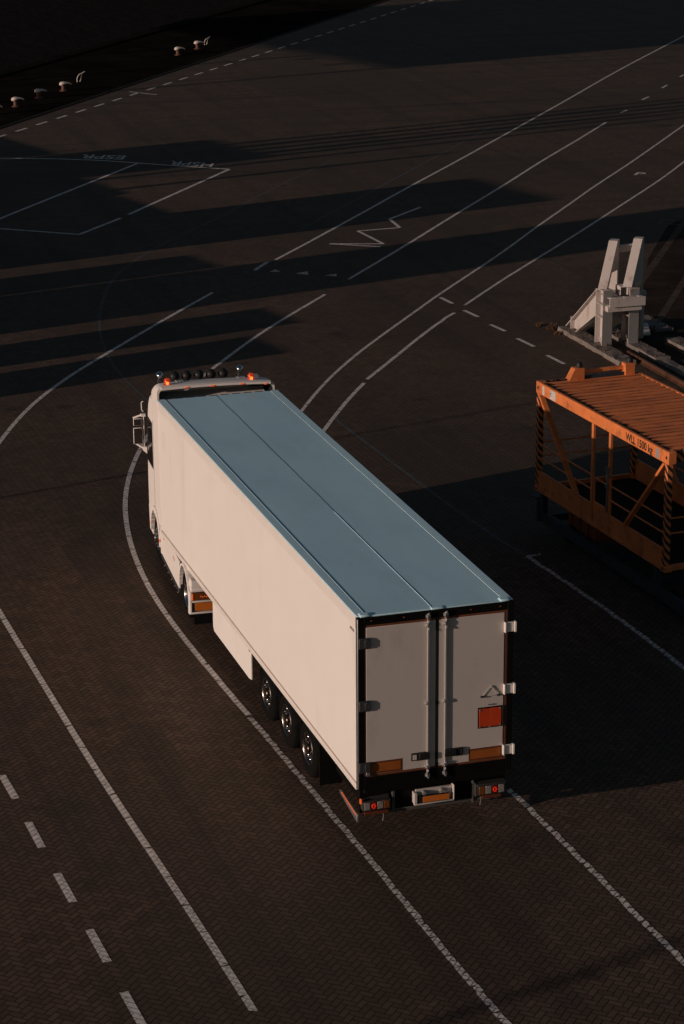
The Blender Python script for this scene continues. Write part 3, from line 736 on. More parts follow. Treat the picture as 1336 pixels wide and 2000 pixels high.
def make_wheel(name, frame, x, y, side, dish, R0=0.50, wd=0.37, parent=truck, bolts=10, dark=False):
    """wheel facing side (-1 left, +1 right): hub part with tyre and rim under it"""
    F2 = frame @ Matrix.Translation((x, y, R0)) @ (Matrix.Rotation(math.pi, 4, 'Z') if side > 0 else Matrix())
    hub = MB(F2).lathe([(0, 0.10), (0.12, 0.10), (0.20, 0.2), (0.20, wd - 0.05), (0, wd - 0.05)], (0, 0, 0), 'x', 20).build(name, M['black'], parent)
    t = MB(F2); t.lathe(tyre_profile(R0, 0.285, wd), (0, 0, 0), 'x', 48)
    for k in range(4): t.lathe([(R0 + 0.001, 0.07 + k * 0.06), (R0 + 0.006, 0.075 + k * 0.06), (R0 + 0.006, 0.115 + k * 0.06), (R0 + 0.001, 0.12 + k * 0.06)], (0, 0, 0), 'x', 48)
    t.build('tyre', M['rubber'], hub, 0, True)
    r = MB(F2)
    r.mat(3 if dark else 0).lathe([(0.290, -0.004), (0.283, -0.014), (0.272, -0.004), (0.262, 0.03)], (0, 0, 0), 'x', 40)
    r.mat(2 if dark else 0).lathe([(0.262, 0.03), (0.25, 0.05), (0.225, dish), (0.185, dish - 0.015), (0.150, dish - 0.02), (0.105, dish - 0.02)], (0, 0, 0), 'x', 40)
    r.mat(2 if dark else 0).lathe([(0.105, dish - 0.02), (0.10, dish - 0.08), (0.085, dish - 0.095), (0.0, dish - 0.10)], (0, 0, 0), 'x', 24)
    r.mat(0)
    if dark:
        for k in range(10):
            a = 2 * math.pi * (k + 0.25) / 10
            r.lathe([(0.0, dish - 0.03), (0.010, dish - 0.026), (0.013, dish - 0.008)], (0, 0.235 * math.cos(a), 0.235 * math.sin(a)), 'x', 8)
            r.lathe([(0.0, dish - 0.115), (0.007, dish - 0.112), (0.009, dish - 0.09)], (0, 0.075 * math.cos(a), 0.075 * math.sin(a)), 'x', 8)
    for k in range(bolts):
        a = 2 * math.pi * k / bolts
        c = (0, 0.168 * math.cos(a), 0.168 * math.sin(a))
        r.lathe([(0.0, dish - 0.075), (0.010, dish - 0.072), (0.016, dish - 0.055), (0.017, dish - 0.02), (0.019, dish - 0.0)], c, 'x', 8)
    for k in range(bolts):
        a = 2 * math.pi * (k + 0.5) / bolts
        r.mat(1).lathe([(0.0, dish - 0.012), (0.024, dish - 0.012)], (0, 0.206 * math.cos(a), 0.206 * math.sin(a)), 'x', 12)
        r.mat(0).lathe([(0.024, dish - 0.014), (0.030, dish - 0.02), (0.034, dish - 0.004)], (0, 0.206 * math.cos(a), 0.206 * math.sin(a)), 'x', 12)
    r.build('rim', [M['chrome'], M['black'], M['rim_dark'], M['lip']], hub, 0, True)
    return hub
for k in range(3):
    make_wheel('wheel', FT, 0.11, 3.13 + 1.31 * k, -1, 0.06, dark=True)
    make_wheel('wheel', FT, W - 0.09, 3.13 + 1.31 * k, 1, 0.06)
for k in range(3):
    mu = T()
    pts = [(0.56 * math.cos(R(a)), 0.56 * math.sin(R(a))) for a in range(15, 166, 15)]
    for (a0, b0), (a1, b1) in zip(pts, pts[1:]):
        cy, cz = 3.13 + 1.31 * k, 0.5
        mu.quadbox([(0.12, cy + a0, cz + b0), (0.46, cy + a0, cz + b0), (0.46, cy + a1, cz + b1), (0.12, cy + a1, cz + b1)], [(0.12, cy + a0 * 1.02, cz + b0 * 1.02), (0.46, cy + a0 * 1.02, cz + b0 * 1.02), (0.46, cy + a1 * 1.02, cz + b1 * 1.02), (0.12, cy + a1 * 1.02, cz + b1 * 1.02)])
    mu.build('mudguard', M['black_plastic'], truck)
T().box(0.10, 0.50, 2.42, 2.45, 0.12, 0.95).build('mud_flap', M['rubber'], truck)

# tractor
CW = 2.5
cabp_unused = [(2.75, 0.95), (4.45, 0.95), (4.45, 0.42), (5.18, 0.36), (5.24, 0.9), (5.20, 1.7), (5.05, 2.6), (4.86, 3.3), (4.62, 3.52), (2.75, 3.52)]
def plan(v0, v1, hw, r, z, cx=CW / 2):
    """rounded-front plan outline of the cab at height z"""
    pts = [(cx - hw, v0, z)]
    for k in range(9):
        a = math.pi - k * (math.pi / 2) / 8
        pts.append((cx - hw + r + r * math.cos(a), v1 - r + r * math.sin(a), z))
    for k in range(9):
        a = math.pi / 2 - k * (math.pi / 2) / 8
        pts.append((cx + hw - r + r * math.cos(a), v1 - r + r * math.sin(a), z))
    return pts + [(cx + hw, v0, z)]
def loft(mb, secs):
    n_ = len(secs[0]); m_ = len(secs)
    vs_ = [p for s_ in secs for p in s_]
    fs_ = [(i * n_ + k, i * n_ + (k + 1) % n_, (i + 1) * n_ + (k + 1) % n_, (i + 1) * n_ + k) for i in range(m_ - 1) for k in range(n_)]
    return mb.add(vs_, fs_ + [tuple(range(n_))[::-1], tuple((m_ - 1) * n_ + k for k in range(n_))])
cb = C()
loft(cb, [plan(2.75, 5.08, 1.236, 0.36, 0.95), plan(2.75, 5.07, 1.238, 0.36, 1.7), plan(2.75, 5.02, 1.238, 0.38, 2.3), plan(2.75, 4.95, 1.238, 0.40, 2.9), plan(2.75, 4.80, 1.232, 0.40, 3.3), plan(2.75, 4.64, 1.21, 0.30, 3.48), plan(2.77, 4.3, 1.12, 0.2, 3.53)])
loft(cb, [plan(4.44, 5.08, 1.21, 0.34, 0.34), plan(4.42, 5.12, 1.23, 0.36, 0.5), plan(4.42, 5.12, 1.236, 0.36, 0.948)])
cab = cb.build('cab', M['cab_white'], truck, 0.02, seg=3)
for u0, u1 in ((0.004, 0.03), (CW - 0.03, CW - 0.004)):
    C().prism([(3.95, 2.05), (4.64, 2.05), (4.56, 2.95), (3.98, 2.95)], 'x', u0, u1).build('side_window', M['glass'], cab, 0.01)
    C().prism([(3.88, 1.98), (4.70, 1.98), (4.62, 3.02), (3.90, 3.02)], 'x', u0 + (0.004 if u0 < 1 else 0), u1 - (0.004 if u0 > 1 else 0)).build('window_frame', M['black_plastic'], cab, 0.01)
C().prism([(5.075, 1.75), (5.00, 2.65), (4.98, 2.65), (5.055, 1.75)], 'x', 0.4, CW - 0.4).build('windscreen', M['glass'], cab)
C().box(0.010, 0.02, 3.80, 3.815, 1.0, 3.1).build('door_gap', M['black_plastic'], cab)
# wheel arch with flared rim at the front axle
ar = C()
pts = [(R(a), 0.60, 0.70) for a in range(0, 181, 12)]
for (a0, r0, r1), (a1, _, _) in zip(pts, pts[1:]):
    y0, y1 = 3.72 + r0 * math.cos(a0), 3.72 + r0 * math.cos(a1); Y0, Y1 = 3.72 + r1 * math.cos(a0), 3.72 + r1 * math.cos(a1)
    z0, z1 = 0.5 + r0 * math.sin(a0), 0.5 + r0 * math.sin(a1); Z0, Z1 = 0.5 + r1 * math.sin(a0), 0.5 + r1 * math.sin(a1)
    ar.quadbox([(-0.03, y0, z0), (0.5, y0, z0), (0.5, y1, z1), (-0.03, y1, z1)], [(-0.03, Y0, Z0), (0.5, Y0, Z0), (0.5, Y1, Z1), (-0.03, Y1, Z1)])
ar.build('wheel_arch', M['cab_white'], cab, 0.01)
C().box(0.0, 0.35, 2.98, 3.1, 0.35, 0.95).build('step_panel', M['cab_white'], cab, 0.02)
C().box(-0.04, -0.02, 3.02, 3.06, 0.62, 0.68).build('side_marker_lamp', M['lamp_marker'], cab, 0.004)
C().box(-0.036, -0.03, 4.36, 4.40, 0.62, 0.70).build('side_marker_lamp', M['lamp_marker'], cab, 0.004)
# fairings that close the gap to the trailer
for u0, u1 in ((0.0, 0.035), (CW - 0.035, CW)):
    C().prism([(2.35, 1.02), (2.85, 1.02), (2.85, 3.80), (2.62, 3.80), (2.35, 3.58)], 'x', u0, u1).build('side_fairing', M['cab_white'], cab, 0.012)
# roof deflector: a hollow shell, open to the rear
def shell_sec(v, z, hw, r=0.16, zb=3.44):
    """half-round cornered hoop at station v: outer points from the left foot over the top to the right foot"""
    cx = CW / 2
    pts = [(cx - hw, v, zb)]
    for k in range(5):
        a = math.pi - k * (math.pi / 2) / 4
        pts.append((cx - hw + r + r * math.cos(a), v, z - r + r * math.sin(a)))
    pts += [(cx - hw * 0.5, v, z + 0.022), (cx, v, z + 0.03), (cx + hw * 0.5, v, z + 0.022)]
    for k in range(5):
        a = math.pi / 2 - k * (math.pi / 2) / 4
        pts.append((cx + hw - r + r * math.cos(a), v, z - r + r * math.sin(a)))
    pts.append((cx + hw, v, zb))
    return pts
st = [(2.93, 4.055, 1.255, 0.13), (3.25, 4.035, 1.255, 0.15), (3.6, 3.97, 1.25, 0.17), (4.0, 3.84, 1.22, 0.18), (4.4, 3.66, 1.14, 0.14), (4.7, 3.50, 1.0, 0.03)]
outer = [shell_sec(v, z, hw, r) for v, z, hw, r in st]
inner = [shell_sec(v, z - 0.05, hw - 0.04, r) for v, z, hw, r in st[:-1]]
d_ = C(); n = len(outer[0])
vs = [p for s_ in outer for p in s_]
d_.add(vs, [(i * n + k, i * n + k + 1, (i + 1) * n + k + 1, (i + 1) * n + k) for i in range(len(outer) - 1) for k in range(n - 1)])
ns = len(inner)
vs = [p for s_ in inner for p in s_] + outer[0]
fs = [(i * n + k, i * n + k + 1, (i + 1) * n + k + 1, (i + 1) * n + k) for i in range(ns - 1) for k in range(n - 1)]
d_.mat(1).add(vs, fs)
d_.mat(0).add(inner[0] + outer[0], [(k, k + 1, n + k + 1, n + k) for k in range(n - 1)])
dfl = d_.build('roof_deflector', [M['cab_white'], M['black_plastic']], truck, 0, True)
q = C(); pz = lambda u: 4.055 + 0.03 * (1 - ((u - 1.25) / 1.2) ** 2)
for k in range(12):
    u0, u1 = 0.09 + k * 0.1933, 0.09 + (k + 1) * 0.1933
    q.quadbox([(u0, 2.86, pz(u0) - 0.058), (u1, 2.86, pz(u1) - 0.058), (u1, 2.95, pz(u1) - 0.05), (u0, 2.95, pz(u0) - 0.05)], [(u0, 2.86, pz(u0) - 0.012), (u1, 2.86, pz(u1) - 0.012), (u1, 2.95, pz(u1) + 0.004), (u0, 2.95, pz(u0) + 0.004)])
q.build('trailing_lip', M['cab_white'], dfl)
C().quadbox([(0.12, 2.80, 3.56), (CW - 0.12, 2.80, 3.56), (CW - 0.12, 3.6, 3.74), (0.12, 3.6, 3.74)], [(0.12, 2.80, 3.60), (CW - 0.12, 2.80, 3.60), (CW - 0.12, 3.6, 3.78), (0.12, 3.6, 3.78)]).build('inner_panel', M['cab_white'], dfl, 0.01)
C().quadbox([(0.05, 2.78, 3.52), (CW - 0.05, 2.78, 3.52), (CW - 0.05, 4.3, 3.52), (0.05, 4.3, 3.52)], [(0.05, 2.78, 3.56), (CW - 0.05, 2.78, 3.56), (CW - 0.05, 4.3, 3.54), (0.05, 4.3, 3.54)]).build('roof_tray', M['cab_white'], dfl, 0.01)
for u in (0.62, 1.17, 1.80):
    C().box(u - 0.045, u + 0.045, 2.845, 2.88, 4.022, 4.052).build('marker_lamp', M['lamp_marker'], dfl, 0.008)
C().box(2.27, 2.33, 2.845, 2.88, 3.99, 4.02).build('marker_lamp', M['lamp_marker'], dfl, 0.008)
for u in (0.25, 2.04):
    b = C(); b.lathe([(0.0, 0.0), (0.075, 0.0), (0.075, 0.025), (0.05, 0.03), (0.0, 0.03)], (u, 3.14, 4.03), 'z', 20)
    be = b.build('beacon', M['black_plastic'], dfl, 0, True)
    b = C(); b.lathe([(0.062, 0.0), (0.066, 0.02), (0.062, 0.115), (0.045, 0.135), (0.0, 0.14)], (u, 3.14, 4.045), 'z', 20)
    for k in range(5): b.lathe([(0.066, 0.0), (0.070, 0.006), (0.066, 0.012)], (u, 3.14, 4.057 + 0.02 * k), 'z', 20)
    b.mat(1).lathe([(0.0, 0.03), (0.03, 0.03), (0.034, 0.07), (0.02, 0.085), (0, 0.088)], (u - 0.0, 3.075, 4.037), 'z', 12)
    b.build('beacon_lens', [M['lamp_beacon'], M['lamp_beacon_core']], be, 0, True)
# bar of round lamps over the roof
lb = C()
lb.tube([(0.16, 4.40, 3.50), (0.18, 4.40, 3.70), (0.28, 4.40, 3.745), (2.22, 4.40, 3.745), (2.32, 4.40, 3.70), (2.34, 4.40, 3.50)], 0.028, 12)
for u in (0.5, 1.25, 2.0): lb.beam((u, 4.15, 3.70), (u, 4.40, 3.745), 0.10, 0.012)
bar = lb.build('lamp_bar', M['alu'], truck, 0, True)
br = C()
for u in (0.50, 0.56, 0.62, 1.82, 1.88, 1.94): br.beam((u, 3.35, 4.05), (u + 0.02, 3.75, 3.97), 0.035, 0.02)
br.box(2.14, 2.26, 3.42, 3.56, 3.99, 4.06)
br.build('bar_bracket', M['alu'], bar, 0.004)
for u in (0.60, 0.867, 1.133, 1.40, 1.667):
    s_ = C(); s_.lathe([(0.0, -0.115), (0.045, -0.11), (0.085, -0.07), (0.108, -0.02), (0.112, 0.02), (0.104, 0.03), (0.0, 0.035)], (u, 4.42, 3.89), 'y', 28)
    s_.box(u - 0.012, u + 0.012, 4.36, 4.40, 3.745, 3.82)
    so = s_.build('spot_lamp', M['black_plastic'], bar, 0, True)
for u in (0.28, 2.03):
    zc = 3.925 if u < 1 else 3.965
    s_ = C(); s_.lathe([(0.0, -0.088), (0.03, -0.083), (0.06, -0.06), (0.082, -0.02), (0.086, 0.02), (0.07, 0.05), (0.0, 0.055)], (u, 4.42, zc), 'y', 28)
    so = s_.build('chrome_lamp', M['chrome'], bar, 0, True)
    k_ = C(); k_.box(u - 0.045, u + 0.045, 4.37, 4.45, 3.72, zc - 0.07).box(u - 0.06, u + 0.05, 4.32, 4.40, 3.66, 3.75)
    k_.build('lamp_foot', M['hinge_dark'], so, 0.01)
# mirrors
for sd in (-1, 1):
    cx = 0.0 if sd < 0 else CW
    def U(a): return cx + sd * a
    m_ = C()
    m_.tube([(U(-0.02), 4.98, 2.93), (U(0.06), 5.02, 2.91), (U(0.24), 5.05, 2.845)], 0.022, 10)
    m_.tube([(U(-0.02), 4.98, 2.16), (U(0.08), 5.02, 2.19), (U(0.20), 5.05, 2.27)], 0.024, 10)
    m_.tube([(U(0.015), 4.99, 2.2), (U(0.015), 4.99, 2.92)], 0.010, 8)
    m_.quadbox([(U(-0.03), 4.92, 2.05), (U(0.05), 4.94, 2.12), (U(0.05), 5.05, 2.12), (U(-0.03), 5.05, 2.05)], [(U(-0.03), 4.92, 2.20), (U(0.07), 4.94, 2.20), (U(0.07), 5.05, 2.20), (U(-0.03), 5.05, 2.20)])
    m_.box(min(U(-0.02), U(0.08)), max(U(-0.02), U(0.08)), 4.93, 5.02, 2.89, 2.95)
    mo = m_.build('mirror', M['cab_white'], cab, 0.008)
    for z0, z1, w0, tilt in ((2.675, 2.84, 0.20, 0.0), (2.26, 2.63, 0.205, 0.015)):
        a0, a1 = sorted((U(0.045), U(0.045 + w0)))
        hh = C(); hh.quadbox([(a0 + 0.02, 5.12, z0 + 0.02), (a1 - 0.02, 5.12, z0 + 0.02), (a1 - 0.02, 5.12, z1 - 0.02), (a0 + 0.02, 5.12, z1 - 0.02)], [(a0, 5.0, z0), (a1, 5.0, z0), (a1, 5.0, z1), (a0, 5.0, z1)])
        hh.build('mirror_housing', M['cab_white'], mo, 0.015)
        C().box(a0 + 0.012, a1 - 0.012, 4.990, 4.9985, z0 + 0.012, z1 - 0.012).build('mirror_rim', M['black_plastic'], mo, 0.003)
        g2 = C(); g2.add([(a0 + 0.02, 4.985 - (0.0 if sd > 0 else -0.0) - 0.025 * (sd > 0), z0 + 0.02), (a1 - 0.02, 4.985 - 0.025 * (sd < 0), z0 + 0.02), (a1 - 0.02, 4.985 - 0.025 * (sd < 0), z1 - 0.02), (a0 + 0.02, 4.985 - 0.025 * (sd > 0), z1 - 0.02)], [(0, 1, 2, 3)])
        g2.build('mirror_glass', M['mirror'], mo)
C().tube([(-0.035, 4.9, 3.02), (-0.05, 5.0, 3.03), (-0.05, 5.02, 3.2), (-0.03, 4.92, 3.24)], 0.012, 8).build('grab_loop', M['cab_white'], cab, 0, True)
# side skirt of the tractor
for sd in (0, 1):
    u0, u1 = (0.0, 0.05) if sd == 0 else (CW - 0.05, CW)
    s_ = C(); s_.prism([(0.66, 0.38), (2.98, 0.38), (2.98, 1.0), (0.60, 1.0)], 'x', u0, u1)
    so = s_.build('tractor_skirt', M['cab_white'], truck, 0.015)
    C().box(u0 - 0.01 if sd == 0 else u0, u1 if sd == 0 else u1 + 0.01, 0.64, 2.98, 0.30, 0.378).build('skirt_edge', M['hinge_dark'], so, 0.008)
    if sd == 0:
        q = C()
        for v in (1.30, 2.55): q.box(-0.008, 0.002, v, v + 0.05, 0.82, 0.86)
        q.box(-0.008, 0.002, 1.18, 1.22, 0.80, 0.86)
        q.build('side_reflector', M['plate'], so, 0.002)
        for v in (0.75, 1.15, 1.58, 2.02, 2.48):
            C().lathe([(0, -0.024), (0.010, -0.02), (0.014, 0.0)], (-0.012, v, 0.282), 'z', 10).build('step_light', M['lamp_led'], so, 0, True)
# rear fender, catwalk, lamps
fe = C()
for side in (0, 1):
    u0, u1 = (-0.01, 0.62) if side == 0 else (CW - 0.62, CW + 0.01)
    a = [R(q) for q in range(-20, 181, 10)]
    for a0, a1 in zip(a, a[1:]):
        p0, p1 = [(0.57 * math.cos(t), 0.5 + 0.57 * math.sin(t)) for t in (a0, a1)]
        q0, q1 = [(0.625 * math.cos(t), 0.5 + 0.625 * math.sin(t)) for t in (a0, a1)]
        fe.quadbox([(u0, -p0[0], p0[1]), (u1, -p0[0], p0[1]), (u1, -p1[0], p1[1]), (u0, -p1[0], p1[1])], [(u0, -q0[0], q0[1]), (u1, -q0[0], q0[1]), (u1, -q1[0], q1[1]), (u0, -q1[0], q1[1])])
    ub = (-0.01, 0.06) if side == 0 else (CW - 0.06, CW + 0.01)
    fe.quadbox([(ub[0], -0.64, 0.28), (ub[1], -0.64, 0.28), (ub[1], -0.52, 0.28), (ub[0], -0.52, 0.28)], [(ub[0], -0.64, 0.5), (ub[1], -0.64, 0.5), (ub[1], -0.56, 0.5), (ub[0], -0.56, 0.5)])
fend = fe.build('fender', M['cab_white'], truck, 0.008)
rb = C()
rb.box(-0.01, 0.46, -0.80, -0.62, 0.335, 0.372).box(-0.01, 0.46, -0.80, -0.62, 0.575, 0.61).box(-0.01, 0.03, -0.80, -0.62, 0.372, 0.79).box(0.02, 0.60, -0.78, -0.60, 0.79, 0.84).box(0.03, 0.46, -0.70, -0.64, 0.372, 0.79)
rb.quadbox([(0.02, -0.78, 0.84), (0.60, -0.78, 0.84), (0.60, -0.45, 0.84), (0.02, -0.45, 0.84)], [(0.05, -0.66, 0.98), (0.58, -0.66, 0.98), (0.58, -0.45, 1.0), (0.05, -0.45, 1.0)])
rbo = rb.build('rear_light_box', M['cab_white'], truck, 0.008)
l_ = C(); l_.mat(0).box(0.035, 0.46, -0.805, -0.70, 0.625, 0.775); l_.mat(1).box(0.030, 0.055, -0.815, -0.72, 0.63, 0.77)
for k in range(6): l_.mat(1).box(0.20 + k * 0.04, 0.222 + k * 0.04, -0.809, -0.80, 0.69 - 0.012 * (k % 2), 0.715 - 0.012 * (k % 2))
l_.build('tractor_tail_lamp', [M['lens_amber'], M['lamp_marker']], rbo, 0.006)
C().box(0.03, 0.10, -0.79, -0.70, 0.385, 0.56).build('plate_backing', M['black_plastic'], rbo, 0.004)
C().box(0.09, 0.47, -0.795, -0.72, 0.40, 0.565).build('rear_plate', M['plate'], rbo, 0.004)
C().box(0.08, 0.60, -0.70, -0.68, 0.08, 0.335).build('mud_flap', M['rubber'], truck)
C().box(CW - 0.6, CW - 0.08, -0.70, -0.68, 0.08, 0.335).build('mud_flap', M['rubber'], truck)
cx = C()
for u in (0.8, 1.6): cx.box(u, u + 0.09, -0.85, 4.4, 0.66, 0.93)
cx.box(0.7, 1.8, -0.5, 0.5, 0.93, 1.05).box(0.6, 1.9, 0.9, 2.7, 0.55, 0.9)
cx.tube([(0.2, 0, 0.5), (2.3, 0, 0.5)], 0.09, 12).tube([(0.2, 3.72, 0.5), (2.3, 3.72, 0.5)], 0.07, 12)
cx.build('tractor_chassis', M['black'], truck)
ho = C(); ho.tube([(0.30, -0.45, 1.0), (0.31, -0.44, 1.08)], 0.02, 8).tube([(0.36, -0.3, 0.95), (0.38, -0.32, 1.1)], 0.025, 8)
ho.build('air_line', M['alu'], truck, 0, True)
make_wheel('wheel', FC, 0.06, 0.0, -1, 0.10)
make_wheel('wheel', FC, CW - 0.06, 0.0, 1, 0.10)
make_wheel('wheel', FC, 0.05, 3.72, -1, 0.0)
make_wheel('wheel', FC, CW - 0.05, 3.72, 1, 0.0)

# ------------------------------------------------------------------ orange cage on its blue trailer
YAW_C = math.atan2(0.061, 0.998)            # the cage stands a little askew to the lorry
CO = (8.77, 14.52, 0.0)
# cage axes: local x runs along the long side towards the near end, local y across to the right
cage_M = Matrix.Translation(CO) @ Matrix.Rotation(math.atan2(-0.998, 0.061), 4, 'Z')
cage = bpy.data.objects.new('work_cage', None); COL.objects.link(cage)
cage.matrix_world = Matrix.Translation((0, 0, 0.94)) @ cage_M @ Matrix.Scale(1.02, 4)
tag(cage, 'weathered orange steel cage with corrugated roof marked WLL 1500 kg standing on a blue trailer', 'cage')
FK = Matrix.Translation((0, 0, -1.25))
def K(): return MB(FK)
CL, CB = 5.95, 2.44
ZT, ZB = 3.70, 1.25
fr = K()
def rails(y0, y1):
    fr.box(0.15, CL - 0.15, y0, y1, ZT - 0.25, ZT)
    fr.box(0.1, CL - 0.1, y0, y1, ZB, ZB + 0.08)
rails(0.0, 0.07); rails(CB - 0.07, CB)
for x0, x1 in ((0.0, 0.07),):
    fr.box(x0, x1, 0.12, CB - 0.12, ZT - 0.22, ZT - 0.005).box(x0, x1, 0.12, CB - 0.12, ZB, ZB + 0.12)
fr.box(CL - 0.07, CL, 0.12, CB - 0.12, ZB, ZB + 0.12)
fr.build('cage_frame', M['orange'], cage, 0.008)
K().box(CL - 0.07, CL, 0.12, CB - 0.12, ZT - 0.22, ZT - 0.005).build('end_beam', M['hazard'], cage, 0.008)
for x in (0.0, CL - 0.12):
    for y in (0.0, CB - 0.12):
        K().box(x, x + 0.12, y, y + 0.12, ZB + 0.12, ZT - 0.25).build('corner_post', M['hazard'], cage, 0.008)
        sy = -0.0135 if y < 1 else CB + 0.0455
        for zc, z0, z1 in ((ZT - 0.12, ZT - 0.25, ZT + 0.01), (ZB + 0.055, ZB - 0.01, ZB + 0.12)):
            co = K().box(x - 0.012, x + 0.165, y - 0.012, y + 0.165, z0, z1).build('corner_casting', M['orange'], cage, 0.012)
            K().lathe([(0.0, 0.0), (0.035, 0.0)], (x + 0.075, sy, zc), 'y', 14).build('casting_hole', M['ink'], co)
for y in (0.0, CB - 0.06):
    for x in (2.66, 3.44):
        K().box(x, x + 0.085, y, y + 0.06, ZB + 0.08, ZT - 0.25).build('side_post', M['orange'], cage, 0.006)
    yc = y + 0.03
    K().beam((0.12, yc, 3.47), (1.97, yc, 1.70), 0.06, 0.12, (0, 1, 0)).build('diagonal_brace', M['orange'], cage, 0.006)
    K().beam((CL - 0.13, yc, 3.44), (4.22, yc, 1.70), 0.06, 0.12, (0, 1, 0)).build('diagonal_brace', M['orange'], cage, 0.006)
    yy = (y + 0.012, y + 0.034)
    p = K(); p.box(0.10, 2.66, yy[0], yy[1], ZB + 0.05, 1.70).box(0.10, 2.66, yy[0] - 0.012, yy[1] + 0.012, 1.69, 1.725)
    p.box(3.52, CL - 0.10, yy[0], yy[1], ZB + 0.02, 1.68).box(3.52, CL - 0.10, yy[0] - 0.012, yy[1] + 0.012, 1.67, 1.705)
    p.box(4.15, 4.25, yy[0] - 0.012, yy[1] + 0.012, ZB + 0.03, 1.70)
    p.build('side_panel', M['orange'], cage, 0.004)
    r = K()
    for z in (2.02, 2.33):
        r.tube([(0.1, yc, z), (2.66, yc, z)], 0.018, 8).tube([(3.52, yc, z), (CL - 0.1, yc, z)], 0.018, 8)
    r.build('handrail', M['orange'], cage, 0, True)
g = K()
g.box(2.80, 3.42, 0.02, 0.035, 1.30, 1.78)
g.tube([(2.80, 0.03, 1.30), (2.80, 0.03, 2.28), (2.83, 0.03, 2.31), (3.42, 0.03, 2.31)], 0.02, 8)
g.tube([(2.80, 0.03, 1.30), (3.42, 0.03, 1.30), (3.42, 0.03, 2.31)], 0.02, 8).tube([(2.80, 0.03, 1.79), (3.42, 0.03, 1.79)], 0.018, 8)
go = g.build('cage_gate', M['orange'], cage, 0.003)
lt = K(); lt.tube([(3.47, -0.03, 1.75), (3.47, -0.03, 2.72)], 0.018, 8).box(3.40, 3.54, -0.05, -0.005, 2.60, 2.72).box(3.43, 3.51, -0.06, -0.005, 2.28, 2.36).box(3.54, 3.60, -0.04, 0.0, 2.52, 2.58)
lt.build('gate_latch', M['steel'], go, 0.004)
K().box(0.1, CL - 0.1, 0.05, CB - 0.05, ZB - 0.02, ZB + 0.03).build('cage_floor', M['grime'], cage)
for x0, x1, z1 in ((4.45, 5.2, 2.75), (5.3, 5.82, 2.1)):
    K().box(x0, x1, CB - 0.28, CB - 0.12, ZB + 0.03, z1).build('inner_locker', M['orange'], cage, 0.01)
for z in (2.02, 2.33):
    K().tube([(CL - 0.04, 0.1, z), (CL - 0.04, CB - 0.1, z)], 0.018, 8).build('end_rail', M['orange'], cage, 0, True)
    K().tube([(0.04, 0.1, z), (0.04, CB - 0.1, z)], 0.018, 8).build('end_rail', M['orange'], cage, 0, True)
# corrugated roof: trapezoid ribs running across
prof = []
x = 0.14; per = 0.228
while x < CL - 0.16:
    prof += [(x, 3.645), (x + 0.025, 3.694), (x + per - 0.07, 3.694), (x + per - 0.045, 3.645)]
    x += per
rf_ = K()
n = len(prof)
vs = []
for j, y in enumerate((0.09, 0.8, 1.6, CB - 0.08)):
    for k, (px, pz) in enumerate(prof):
        vs.append((px, y, pz + 0.006 * math.sin(k * 2.1 + j * 1.3)))
rf_.add(vs, [(j * n + k, j * n + k + 1, (j + 1) * n + k + 1, (j + 1) * n + k) for j in range(3) for k in range(n - 1)])
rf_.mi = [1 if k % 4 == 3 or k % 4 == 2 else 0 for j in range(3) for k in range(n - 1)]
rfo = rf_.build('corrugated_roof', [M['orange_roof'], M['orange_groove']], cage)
rg = random.Random(5)
gm = K()
xx = 0.05
while xx < CL - 0.1:
    ww = rg.uniform(0.05, 0.16); dd = rg.uniform(0.05, 0.15)
    gm.quadbox([(xx, 0.055, 3.66), (xx + ww, 0.055, 3.66), (xx + ww * 0.8, 0.06 + dd, 3.66), (xx + ww * 0.2, 0.06 + dd * 0.9, 3.66)], [(xx, 0.062, 3.715), (xx + ww, 0.062, 3.71), (xx + ww * 0.8, 0.06 + dd * 0.7, 3.705), (xx + ww * 0.3, 0.06 + dd * 0.6, 3.71)])
    xx += ww * rg.uniform(0.75, 1.5)
for x0, y0 in ((0.02, 0.18), (CL - 0.14, 0.18)):
    for k in range(12):
        a, b = x0 + rg.uniform(0, 0.1), y0 + k * 0.05 + rg.uniform(-0.02, 0.02)
        gm.quadbox([(a, b, 3.67), (a + 0.07, b, 3.67), (a + 0.06, b + 0.06, 3.67), (a, b + 0.05, 3.67)], [(a + 0.01, b, 3.715), (a + 0.05, b + 0.01, 3.72), (a + 0.04, b + 0.04, 3.712), (a + 0.01, b + 0.04, 3.71)])
gm.build('roof_edge_grime', M['grime'], rfo, 0.01)
# guide blocks with black cones and the bars between them
for x0 in (0.02, CL - 0.24):
    for y in (0.80, 2.02):
        s_ = 1
        b = K(); b.prism([(y - 0.16 if y < 1.5 else y, 3.66), (y + 0.24, 3.66), (y + 0.24, 3.95), (y if y < 1.5 else y, 3.95)], 'x', x0, x0 + 0.20)
        bo = b.build('guide_block', M['orange'], cage, 0.012)
        K().lathe([(0.07, 0.0), (0.075, 0.05), (0.055, 0.10), (0.02, 0.13), (0.0, 0.135)], (x0 + 0.1, y + 0.15, 3.95), 'z', 16).build('locking_cone', M['ink'], bo, 0, True)
    q = K(); q.box(x0 + 0.02, x0 + 0.10, 1.04, 2.02, 3.80, 3.88).build('guide_bar', M['orange_roof'], cage, 0.008)
    K().box(x0 + 0.11, x0 + 0.16, 1.04, 2.02, 3.68, 3.76).build('guide_shade_bar', M['blue'], cage, 0.006)
